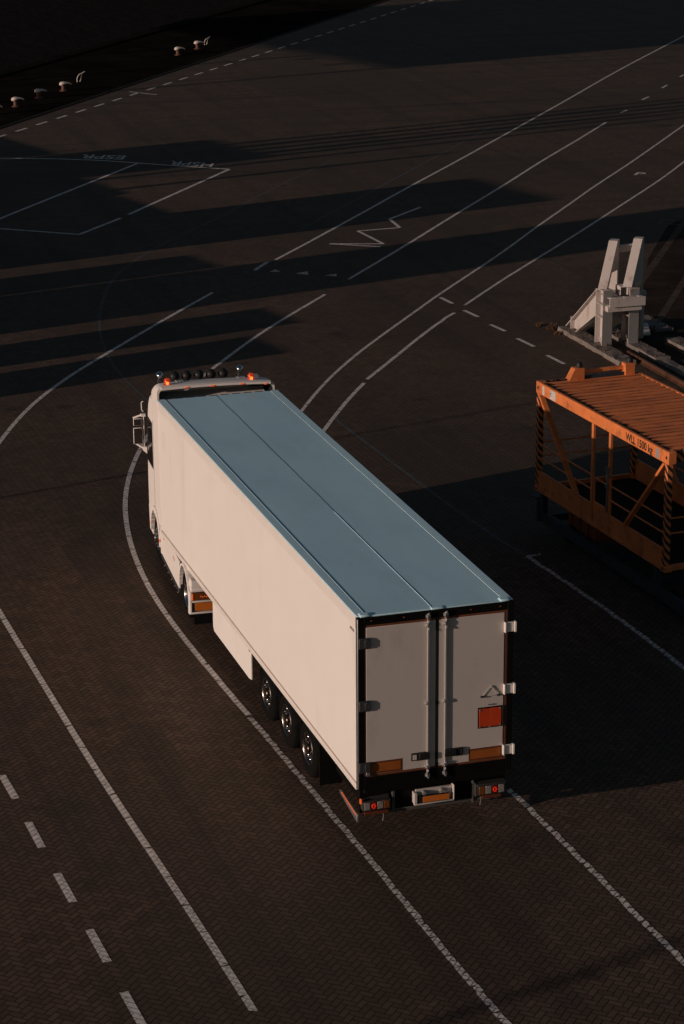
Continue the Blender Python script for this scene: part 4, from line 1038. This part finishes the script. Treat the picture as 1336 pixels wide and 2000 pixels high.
# lettering and stickers on the top rail
K().box(4.05, 5.66, -0.006, 0.001, ZT - 0.235, ZT - 0.015).build('load_sign', M['orange'], cage)
lt_o = lettering('load_lettering', 'WLL 1500 kg', (4.18, -0.008, ZT - 0.205 - 1.25), (1, 0, 0), (0, 0, 1), 0.225, 1.14, M['ink'], parent=cage, extrude=0.001, bold=0.0045)
for x0, x1, m in ((0.30, 0.40, 'label_white'), (0.66, 0.94, 'label_white'), (5.46, 5.60, 'label_grey')):
    K().box(x0, x1, -0.009, 0.0, ZT - 0.225, ZT - 0.03).build('sticker', M[m], cage)
sm_ = K()
for k in range(4): sm_.box(0.675, 0.675 + 0.05 + 0.02 * (k % 2), -0.011, -0.0085, ZT - 0.075 - 0.03 * k, ZT - 0.062 - 0.03 * k)
sm_.build('sticker_print', M['ink'], cage)

# blue trailer under the cage
tr = bpy.data.objects.new('roll_trailer', None); COL.objects.link(tr)
tr.matrix_world = cage_M.copy()
tag(tr, 'low blue steel trailer carrying the orange cage in the shadow of the lorry', 'trailer')
t = MB()
for y in (0.15, CB - 0.27): t.box(-0.1, 7.2, y, y + 0.12, 0.18, 0.42)
for x in (0.1, 1.6, 3.2, 4.8, 6.4): t.box(x, x + 0.1, 0.27, CB - 0.27, 0.2, 0.36)
t.build('trailer_frame', M['blue'], tr, 0.01)
for x in (0.06, 5.42):
    for y in (0.10, CB - 0.24):
        MB().box(x, x + 0.13, y, y + 0.14, 0.42, 0.925).build('support_leg', M['blue'], tr, 0.01)
MB().box(-0.35, -0.05, 0.05, 0.3, 0.68, 0.72).box(-0.12, 0.0, 0.1, 0.28, 0.18, 0.63).build('end_bracket', M['blue'], tr, 0.01)
for x in (1.0, 5.6, 6.5):
    for y in (0.3, CB - 0.55):
        MB().lathe([(0, 0), (0.15, 0.0), (0.17, 0.03), (0.17, 0.22), (0.15, 0.25), (0, 0.25)], (x, y, 0.17), 'y', 20).build('wheel', M['rubber'], tr, 0, True)
# rusty crate between the trailer beams
cr = bpy.data.objects.new('stowage_crate', None); COL.objects.link(cr)
cr.matrix_world = cage_M @ Matrix.Translation((1.5, 0.75, 0.363))
tag(cr, 'dark rusty orange steel crate lying on the blue trailer beneath the cage', 'crate')
MB().box(-0.6, 0.9, -0.35, 0.45, 0.0, 0.40).build('crate_body', M['rust_box'], cr, 0.01)
for x in (-0.5, -0.1, 0.3, 0.7): MB().box(x, x + 0.13, -0.39, -0.35, 0.0, 0.38).build('crate_rib', M['rust_box'], cr, 0.006)

# ------------------------------------------------------------------ rail buffer stop
bs = thing('buffer_stop', (17.2, 30.3, 0), 0, 'tall light grey steel buffer stop on concrete plinths at the end of a rail', 'buffer stop')
FB = Matrix.Translation((-17.2, -30.3, 0))
def B(): return MB(FB)
Z0 = 0.14
for x in (16.86, 17.70):
    c = B(); w_ = 0.34
    c.quadbox([(x, 29.56, Z0), (x + w_, 29.61, Z0), (x + w_, 29.635, Z0), (x, 29.565, Z0)], [(x, 29.54, 1.78), (x + w_, 29.61, 1.78), (x + w_, 29.635, 1.78), (x, 29.565, 1.78)]).box(x, x + w_, 30.06, 30.085, Z0, 1.74).box(x + w_ / 2 - 0.012, x + w_ / 2 + 0.012, 29.625, 30.06, Z0, 1.75)
    for z in (0.95, 1.33): c.box(x + 0.01, x + w_ - 0.01, 29.625, 30.06, z, z + 0.022)
    c.quadbox([(x, 29.60, 1.77), (x + w_, 29.60, 1.77), (x + w_, 30.10, 1.73), (x, 30.10, 1.73)], [(x, 29.60, 1.795), (x + w_, 29.60, 1.795), (x + w_, 30.10, 1.755), (x, 30.10, 1.755)])
    c.beam((x + 0.05, 29.66, Z0), (x + 0.05, 29.66 + 0.2, Z0 + 0.22), 0.015, 0.03).beam((x + 0.09, 29.75, Z0), (x + 0.09, 29.92, Z0 + 0.2), 0.015, 0.03)
    col_o = c.build('column', M['buffer'], bs, 0.004)
    b = B()
    xm = x + 0.03
    b.prism([(30.085, 1.70), (30.085, 0.96), (31.55, Z0 + 0.01), (32.25, Z0 + 0.01)], 'x', xm + 0.10, xm + 0.12)
    b.quadbox([(x, 30.085, 1.70), (x + w_, 30.085, 1.70), (x + w_, 32.28, Z0), (x, 32.28, Z0)], [(x, 30.085, 1.73), (x + w_, 30.085, 1.73), (x + w_, 32.32, Z0 + 0.01), (x, 32.32, Z0 + 0.01)])
    b.quadbox([(x, 30.085, 0.94), (x + w_, 30.085, 0.94), (x + w_, 31.50, Z0), (x, 31.50, Z0)], [(x, 30.085, 0.965), (x + w_, 30.085, 0.965), (x + w_, 31.55, Z0 + 0.005), (x, 31.55, Z0 + 0.005)])
    b.box(x, x + w_, 31.92, 31.94, Z0, 0.52)
    b.build('back_brace', M['buffer'], bs, 0.003)
B().box(16.95, 18.02, 29.38, 29.62, 1.18, 1.345).build('cross_beam', M['buffer'], bs, 0.006)
im = B(); im.box(16.97, 18.10, 29.30, 29.33, 1.33, 1.60).box(17.0, 18.05, 29.33, 29.56, 1.56, 1.585).box(17.0, 18.05, 29.33, 29.56, 1.35, 1.37)
io = im.build('impact_beam', M['buffer'], bs, 0.005)
tb = B()
for x in (17.03, 17.45, 17.90): tb.quadbox([(x, 29.33, 1.585), (x + 0.13, 29.33, 1.585), (x + 0.02, 29.5, 1.585), (x, 29.5, 1.585)], [(x, 29.33, 1.61), (x + 0.13, 29.33, 1.61), (x + 0.02, 29.5, 1.59), (x, 29.5, 1.59)])
tb.build('stiffener_tab', M['buffer'], io)
b = B(); b.box(16.95, 17.35, 29.62, 30.0, 1.60, 1.615); b.build('deck_plate', M['buffer'], bs, 0.004)
b = B(); b.box(17.44, 17.97, 29.62, 30.0, 1.83, 1.855).box(17.44, 17.465, 29.64, 30.0, 1.60, 1.83).box(17.66, 17.69, 29.62, 30.0, 1.60, 1.83).box(17.69, 17.97, 29.62, 29.65, 1.62, 1.83)
b.build('cap_box', M['buffer'], bs, 0.004)
B().box(17.42, 18.5, 30.12, 30.98, 1.44, 1.555).build('platform', M['buffer'], bs, 0.006)  # added to carry the uprights and shade the space below
for px_, py_ in ((17.52, 30.88), (18.4, 30.88), (18.4, 30.22)): B().box(px_ - 0.06, px_ + 0.06, py_ - 0.06, py_ + 0.06, 0.12, 1.44).build('platform_leg', M['buffer'], bs, 0.004)
# tall raking frames, turned towards the evening sun
Uv, Wv = Vector((0.83, -0.56, 0)), Vector((0.56, 0.83, 0))
tops = []
for P0 in (Vector((16.84, 29.90, 1.78)), Vector((17.50, 29.62, 1.85))):
    top = P0 + Vector((0.60, 0.66, 1.27))
    tops.append(top)
    wd, dp = 0.265, 0.30
    def ring(c, dz=0): return [c, c + Uv * wd, c + Uv * wd + Wv * dp + Vector((0, 0, dz)), c + Wv * dp + Vector((0, 0, dz))]
    B().quadbox(ring(P0), ring(top)).build('raking_beam', M['buffer'], bs, 0.006)
    foot = Vector((top.x, top.y, 1.56)) + Wv * 0.12
    tp = Vector((top.x, top.y, top.z - 0.05)) + Wv * 0.12
    def r2(c): return [c + Uv * 0.01, c + Uv * (wd - 0.01), c + Uv * (wd - 0.01) + Wv * 0.24, c + Uv * 0.01 + Wv * 0.24]
    B().quadbox(r2(foot), r2(tp)).build('upright', M['buffer'], bs, 0.006)
for n_w, (P0, top) in enumerate(zip((Vector((16.84, 29.90, 1.78)), Vector((17.50, 29.62, 1.85))), tops)):
    # web plate closing the far side of each frame; the first one stops short of the bottom
    wb = B(); t0, t1 = Uv * (wd - 0.012), Uv * (wd - 0.002)
    fz = 0.30 if n_w == 0 else 0.02
    q0 = P0.lerp(top, fz); f0 = Vector((top.x, top.y, q0.z)) + Wv * 0.14; f1 = Vector((top.x, top.y, top.z - 0.06)) + Wv * 0.14
    wb.quadbox([q0 + t0 + Wv * 0.28, f0 + t0, f1 + t0, top + t0 + Wv * 0.10], [q0 + t1 + Wv * 0.28, f0 + t1, f1 + t1, top + t1 + Wv * 0.10])
    wb.build('web_plate', M['buffer'], bs)
a, b_ = tops
tie = B(); c0 = a + Uv * 0.2 + Wv * 0.3 + Vector((0, 0, -0.22)); c1 = b_ + Uv * 0.03 + Wv * 0.3 + Vector((0, 0, -0.2))
tie.beam(c0, c1, 0.2, 0.02).beam(c0 + Vector((0, 0, -0.11)) + Wv * 0.1, c1 + Vector((0, 0, -0.11)) + Wv * 0.1, 0.02, 0.22)
tie.build('tie_beam', M['buffer'], bs, 0.004)
B().quadbox([(18.15, 30.5, 0.15), (18.75, 30.3, 0.15), (19.3, 31.7, 0.15), (18.7, 31.9, 0.15)], [(18.15, 30.5, 0.19), (18.75, 30.3, 0.19), (19.3, 31.7, 0.19), (18.7, 31.9, 0.19)]).build('base_plate', M['buffer'], bs, 0.005)

def plinth(x0, x1, y0, y1, h, label, seed):
    rr = random.Random(seed)
    mb = MB(Matrix.Translation((-(x0 + x1) / 2, -(y0 + y1) / 2, 0)))
    n = int((y1 - y0) / 0.25); vs = []
    for k in range(n + 1):
        y = y0 + (y1 - y0) * k / n
        j = lambda a=0.025: rr.uniform(-a, a)
        vs += [(x0 + j(), y, -0.05), (x0 + j(), y, h + j(0.015)), ((x0 + x1) / 2 + j(), y, h + j(0.02)), (x1 + j(), y, h + j(0.015)), (x1 + j(), y, -0.05)]
    fs = [(k * 5 + i, k * 5 + i + 1, (k + 1) * 5 + i + 1, (k + 1) * 5 + i) for k in range(n) for i in range(4)]
    fs += [(4, 3, 2, 1, 0), tuple(n * 5 + i for i in range(5))]
    mb.add(vs, fs)
    o = mb.build('concrete_plinth', M['concrete'])
    o.location = ((x0 + x1) / 2, (y0 + y1) / 2, 0)
    tag(o, label, 'plinth', 'concrete plinths along the rail')
    for k in range(max(1, int((y1 - y0) / 0.55)) if y1 - y0 < 6 else 0):
        yy = y0 + 0.2 + k * 0.55
        for xx in (x0 + 0.1, x1 - 0.1):
            bo = MB(Matrix.Translation((-(x0 + x1) / 2, -(y0 + y1) / 2, 0)))
            bo.lathe([(0, h + 0.07), (0.014, h + 0.07), (0.014, h + 0.035), (0.03, h + 0.035), (0.03, h - 0.02)], (xx + rr.uniform(-.02, .02), yy + rr.uniform(-.05, .05), 0), 'z', 8)
            bo.build('anchor_bolt', M['rail_steel'], o)
    return o
plinth(16.62, 17.14, 27.72, 32.35, 0.13, 'long concrete plinth under the sunlit braced leg of the grey buffer stop', 1)
plinth(17.74, 18.22, 27.75, 32.2, 0.14, 'concrete plinth beyond the rail under the shaded leg of the grey buffer stop', 2)
plinth(17.80, 18.25, 14.0, 27.70, 0.05, 'low concrete strip running from the buffer stop past the orange cage', 3)
plinth(19.15, 19.6, 27.5, 30.1, 0.10, 'dim brown concrete slab beside the shadow of the buffer stop', 4)
plinth(19.3, 19.9, 31.2, 33.0, 0.10, 'dim concrete slab in shadow behind the buffer stop', 6)
r = MB(); r.box(-0.035, 0.035, -12, 14.2, 0.03, 0.15).box(-0.07, 0.07, -12, 14.2, -0.02, 0.03)
o = r.build('rail', M['rail_steel'], None, 0.008); o.location = (17.36, 14.6, 0)
tag(o, 'rusty steel rail running between the concrete plinths behind the orange cage', 'rail')
sheet('rail_bed', [(17.14, 5), (17.74, 5), (17.74, 32.4), (17.14, 32.4)], 0.006, M['ballast'])
a, b2 = Vector((21.7, 37.2, 0)), Vector((27.5, 46.3, 0)); d2 = (b2 - a).normalized(); nn = Vector((-d2.y, d2.x, 0))
for off, wd in ((0.25, 0.25), (-1.1, 0.22)):
    p, q = a + nn * off - d2 * 6, b2 + nn * off + d2 * 30
    sheet('diagonal_ground_strip', [p + nn * wd / 2, p - nn * wd / 2, q - nn * wd / 2, q + nn * wd / 2], 0.005, M['ballast'])  # narrow brown strip laid diagonally over the dark ground

# weeds growing at the plinth edge
def weed(x, y, h, label, seed):
    rr = random.Random(seed); mb = MB()
    for k in range(60):
        a = rr.uniform(0, 6.28); l = h * rr.uniform(0.4, 1.0); b = rr.uniform(0.2, 0.9)
        base = Vector((rr.gauss(0, 0.05), rr.gauss(0, 0.05), 0)); tip = base + Vector((math.cos(a) * l * b, math.sin(a) * l * b, l * 0.7))
        s = Vector((-math.sin(a), math.cos(a), 0)) * 0.008; mid = base.lerp(tip, 0.55) + Vector((0, 0, l * 0.15))
        mb.add([base - s, base + s, mid + s * 1.3, tip, mid - s * 1.3], [(0, 1, 2, 4), (4, 2, 3)])
    o = mb.build('weed', M['weed']); o.location = (x, y, 0)
    tag(o, label, 'weed', 'weeds along the concrete plinth')
M['weed'] = paint('dry weed leaves', (0.12, 0.06, 0.025), 0.8, 0.3, 20)
weed(16.5, 32.55, 0.30, 'dry brown weed at the far end of the buffer stop plinth', 1)
weed(16.45, 31.9, 0.16, 'small dry weed beside the foot of the buffer stop brace', 2)
weed(16.3, 33.1, 0.18, 'sparse weed on the paving beyond the buffer stop plinth', 3)

# ------------------------------------------------------------------ bollards and ladder hoops on the quay
bol = [((9.46, 86.82), 'pale headed quay bollard two places from the lone white ladder hoop'.replace('two places', 'three places')), ((11.12, 89.51), 'pale headed quay bollard second from the lone white ladder hoop'),
       ((12.87, 91.89), 'pale headed quay bollard right beside the lone white ladder hoop'), ((22.28, 105.29), 'pale headed bollard of the far pair without any ladder hoop'),
       ((24.12, 107.93), 'farthest quay bollard with a small ladder hoop behind its head'), ((7.98, 84.53), 'nearest quay bollard at the end of the row farthest from the ladder hoops')]
proto = None
for i, ((x, y), lab) in enumerate(bol):
    if proto is None:
        proto = thing('quay_bollard', (x, y, -0.05), 0, lab, 'bollard', 'mooring bollards along the quay edge')
        MB().lathe([(0.0, 0.0), (0.20, 0.0), (0.20, 0.03), (0.115, 0.05), (0.10, 0.30), (0.11, 0.36)], (0, 0, 0), 'z', 20).build('bollard_post', M['bollard_post'], proto, 0, True)
        h = MB(); n = 9
        secs = [(-0.19, 0.36, 0.03), (-0.15, 0.37, 0.085), (-0.06, 0.375, 0.115), (0.04, 0.385, 0.10), (0.14, 0.395, 0.07), (0.24, 0.395, 0.055), (0.34, 0.375, 0.045), (0.40, 0.34, 0.03)]
        vs = []
        for sx, sz, sr in secs:
            for k in range(12):
                t = 2 * math.pi * k / 12
                vs.append((sx, sr * 1.3 * math.cos(t), sz + sr * 0.75 * math.sin(t)))
        m = len(secs)
        h.add(vs, [(i_ * 12 + k, i_ * 12 + (k + 1) % 12, (i_ + 1) * 12 + (k + 1) % 12, (i_ + 1) * 12 + k) for i_ in range(m - 1) for k in range(12)] + [tuple(range(12)), tuple((m - 1) * 12 + k for k in range(12))])
        h.v = [Vector((p.x * 1.1, p.y * 1.2, p.z + (p.z - 0.37) * 0.35)) for p in h.v]
        h.build('bollard_head', M['bollard_head'], proto, 0, True)
        o = proto
    else:
        o = copy_thing(proto); o.location = (x, y, -0.05); o['label'] = lab
for (x, y), lab, s in (((14.3, 95.3), 'white curved ladder hoop standing alone at the quay edge', 1.0), ((25.1, 110.0), 'small curved ladder hoop behind the farthest bollard', 0.85)):
    mb = MB()
    mb.tube([(-0.02 * s, 0, -0.1), (-0.03 * s, 0, 0.08 * s), (0.02 * s, 0, 0.22 * s), (0.12 * s, 0, 0.33 * s), (0.26 * s, 0, 0.38 * s), (0.42 * s, 0.05, 0.46 * s)], 0.026, 8)
    mb.tube([(0.14 * s, 0.1, -0.1), (0.21 * s, 0.1, 0.05 * s), (0.24 * s, 0.08, 0.22 * s), (0.30 * s, 0.03, 0.39 * s)], 0.026, 8)
    o = mb.build('ladder_hoop', M['bollard_head'], None, 0, True); o.location = (x, y, 0.02)
    tag(o, lab, 'handrail', 'ladder hoops at the quay edge')

# ------------------------------------------------------------------ unseen casters added left of the view to throw the long shadows
SA = Vector((math.cos(SUN_AZ), math.sin(SUN_AZ), 0)); SN = Vector((-math.sin(SUN_AZ), math.cos(SUN_AZ), 0))
def P_st(s, t, z=0): v = SA * s + SN * t; return Vector((v.x, v.y, z))
cont_cols = [(0.25, 0.05, 0.03), (0.05, 0.10, 0.16), (0.08, 0.12, 0.08), (0.3, 0.28, 0.26)]
cmats = [paint('container paint %d' % i, c, 0.55, 0.15, 2, dirt=(0.08, 0.04, 0.02), dirt_amt=0.15) for i, c in enumerate(cont_cols)]
def container(s, t, z, along, ci, label):
    """unseen 20 ft shadow caster box whose front face is at s and whose low-t corner is at t; along=True puts its long side across the sun"""
    o = bpy.data.objects.new('shadow_caster_container', None); COL.objects.link(o)
    o.matrix_world = Matrix.Translation(P_st(s, t, z)) @ Matrix.Rotation(SUN_AZ, 4, 'Z')
    tag(o, label, 'container', 'unseen containers added beside the yard to cast shadows')
    lx, ly = (2.44, 6.06) if along else (6.06, 2.44)
    f = MB()
    for x in (-lx, -0.15):
        for y in (0, ly - 0.15): f.box(x, x + 0.15, y, y + 0.15, 0, 2.59)
    for z0, z1 in ((0.0, 0.14), (2.47, 2.585)):
        f.box(-lx + 0.15, -0.15, 0, 0.08, z0, z1).box(-lx + 0.15, -0.15, ly - 0.08, ly, z0, z1).box(-lx, -lx + 0.08, 0.15, ly - 0.15, z0, z1).box(-0.08, 0, 0.15, ly - 0.15, z0, z1)
    f.build('container_frame', cmats[ci], o)
    wl = MB()
    def corr(p, q, nrm):
        p, q = Vector(p), Vector(q); n_ = int((q - p).length / 0.14); vs = []
        for k in range(n_ + 1):
            c = p.lerp(q, k / n_) + Vector(nrm) * (0.03 if k % 2 else 0.0)
            vs += [(c.x, c.y, 0.14), (c.x, c.y, 2.47)]
        wl.add(vs, [(2 * k, 2 * k + 2, 2 * k + 3, 2 * k + 1) for k in range(n_)])
    corr((-lx + 0.15, 0.02, 0), (-0.15, 0.02, 0), (0, 1, 0)); corr((-lx + 0.15, ly - 0.02, 0), (-0.15, ly - 0.02, 0), (0, -1, 0))
    corr((-0.02, 0.15, 0), (-0.02, ly - 0.15, 0), (-1, 0, 0)); corr((-lx + 0.02, 0.15, 0), (-lx + 0.02, ly - 0.15, 0), (1, 0, 0))
    wl.box(-lx + 0.08, -0.08, 0.08, ly - 0.08, 2.52, 2.57)
    wl.build('container_wall', cmats[ci], o)
container(9.6, 55.5, 0, True, 0, 'rust red container added as shadow caster, standing single, left of the lettered bays')
container(4.0, 60.0, 0, True, 1, 'blue container added as shadow caster at the foot of the quay side stack')
container(4.0, 60.0, 2.6, True, 0, 'rust red container added as shadow caster on top of the quay side stack')
container(11.6, 66.2, 0, True, 2, 'green container added as shadow caster nearest the quay kerb')
container(7.8, 44.75, 0, True, 3, 'grey container added as shadow caster at the foot of the middle stack')
container(7.8, 44.75, 2.6, True, 1, 'blue container added as shadow caster on top of the middle stack')
container(9.0, 49.7, 0, True, 0, 'rust red container added as shadow caster between the middle and the quay side stacks')
for k in range(3):
    container(0.0, 35.9, 2.6 * k, False, k, 'added shadow caster in the near end stack of three, tier %s' % ('low', 'middle', 'top')[k])
    container(0.0, 38.36, 2.6 * k, False, (k + 1) % 4, 'added shadow caster in the far end stack of three, tier %s' % ('low', 'middle', 'top')[k])
container(5.6, 40.9, 0, False, 3, 'grey container added as shadow caster beside the stacks of three')
container(3.5, 32.2, 0, False, 2, 'green container added as shadow caster, standing alone, end on to the yard')
container(1.2, 29.1, 0, False, 1, 'blue container added as shadow caster nearest the lorry, end on to the yard')
def mast(s, t, h, r0, label):  # unseen masts, put in to throw thin shadow streaks
    mb = MB(); h *= 1.17
    mb.tube([(0, 0, 0), (0, 0, h)], r0, 12, r0 * 0.7)
    mb.lathe([(0, 0.25), (r0 * 2.5, 0.25), (r0 * 2.5, 0)], (0, 0, 0), 'z', 12)
    o = mb.build('shadow_caster_mast', M['pole'], None, 0, True); o.location = P_st(s, t)
    tag(o, label, 'mast', 'steel masts beside the yard')
for s, t, h, r0, lab in ((6, 56.65, 5.1, 0.22, 'short thick mast added for its shadow by the single red container'), (1, 59.2, 9.8, 0.2, 'thin mast added for its shadow behind the quay side stack, first of the row'),
        (2, 60.4, 9.8, 0.24, 'thin mast added for its shadow behind the quay side stack, second of the row'), (3, 61.3, 10.5, 0.3, 'thick mast added for its shadow in the row behind the quay side stack'),
        (4, 62.3, 10.4, 0.24, 'thin mast added for its shadow behind the quay side stack, fourth of the row'), (2, 63.3, 10.8, 0.3, 'tall mast added for its shadow in the row behind the quay side stack'),
        (3, 64.3, 10.2, 0.2, 'last thin mast added for its shadow in the row behind the quay side stack'), (-20, 20.6, 11.0, 0.06, 'slim lighting mast standing across the yard from the lorry cab'),
        (-42, -5.0, 11.0, 0.11, 'lighting mast standing alone nearest the lorry tail'), (-2, 45.6, 5.0, 0.08, 'low mast added for its shadow by the middle stack')):
    mast(s, t, h, r0, lab)
# unseen barge added so that its raised house shades the far yard
ba = thing('shadow_caster_barge', P_st(8, 97, -2.6), SUN_AZ, 'unseen dark barge added beyond the quay edge to cast a shadow', 'barge')
MB().box(-14, 2, -14, 18, 0.0, 1.6).build('hull', M['quay_wall'], ba, 0.1)
hs = MB(); hs.box(-6, 0, -14.1, -3.2, 11.7, 16.2).box(-7, -1, -3.2, 16, 11.8, 23.0)
hs.build('deck_house', M['hinge_dark'], ba, 0.05)
lg = MB()
for x in (-5.5, -0.5):
    for y in (-13.5, -6, 2, 12): lg.tube([(x, y, 1.6), (x, y, 12.0)], 0.15, 10)
lg.build('house_leg', M['pole'], ba, 0, True)
rr = random.Random(9)
for k in range(10):
    dz = rr.uniform(0.3, 1.4)
    MB().tube([(0.1, -14.0 + k * 1.05, 11.7 - dz), (0.1, -13.4 + k * 1.05, 11.7 - dz)], 0.13, 8).build('rail_pipe', M['pole'], ba)
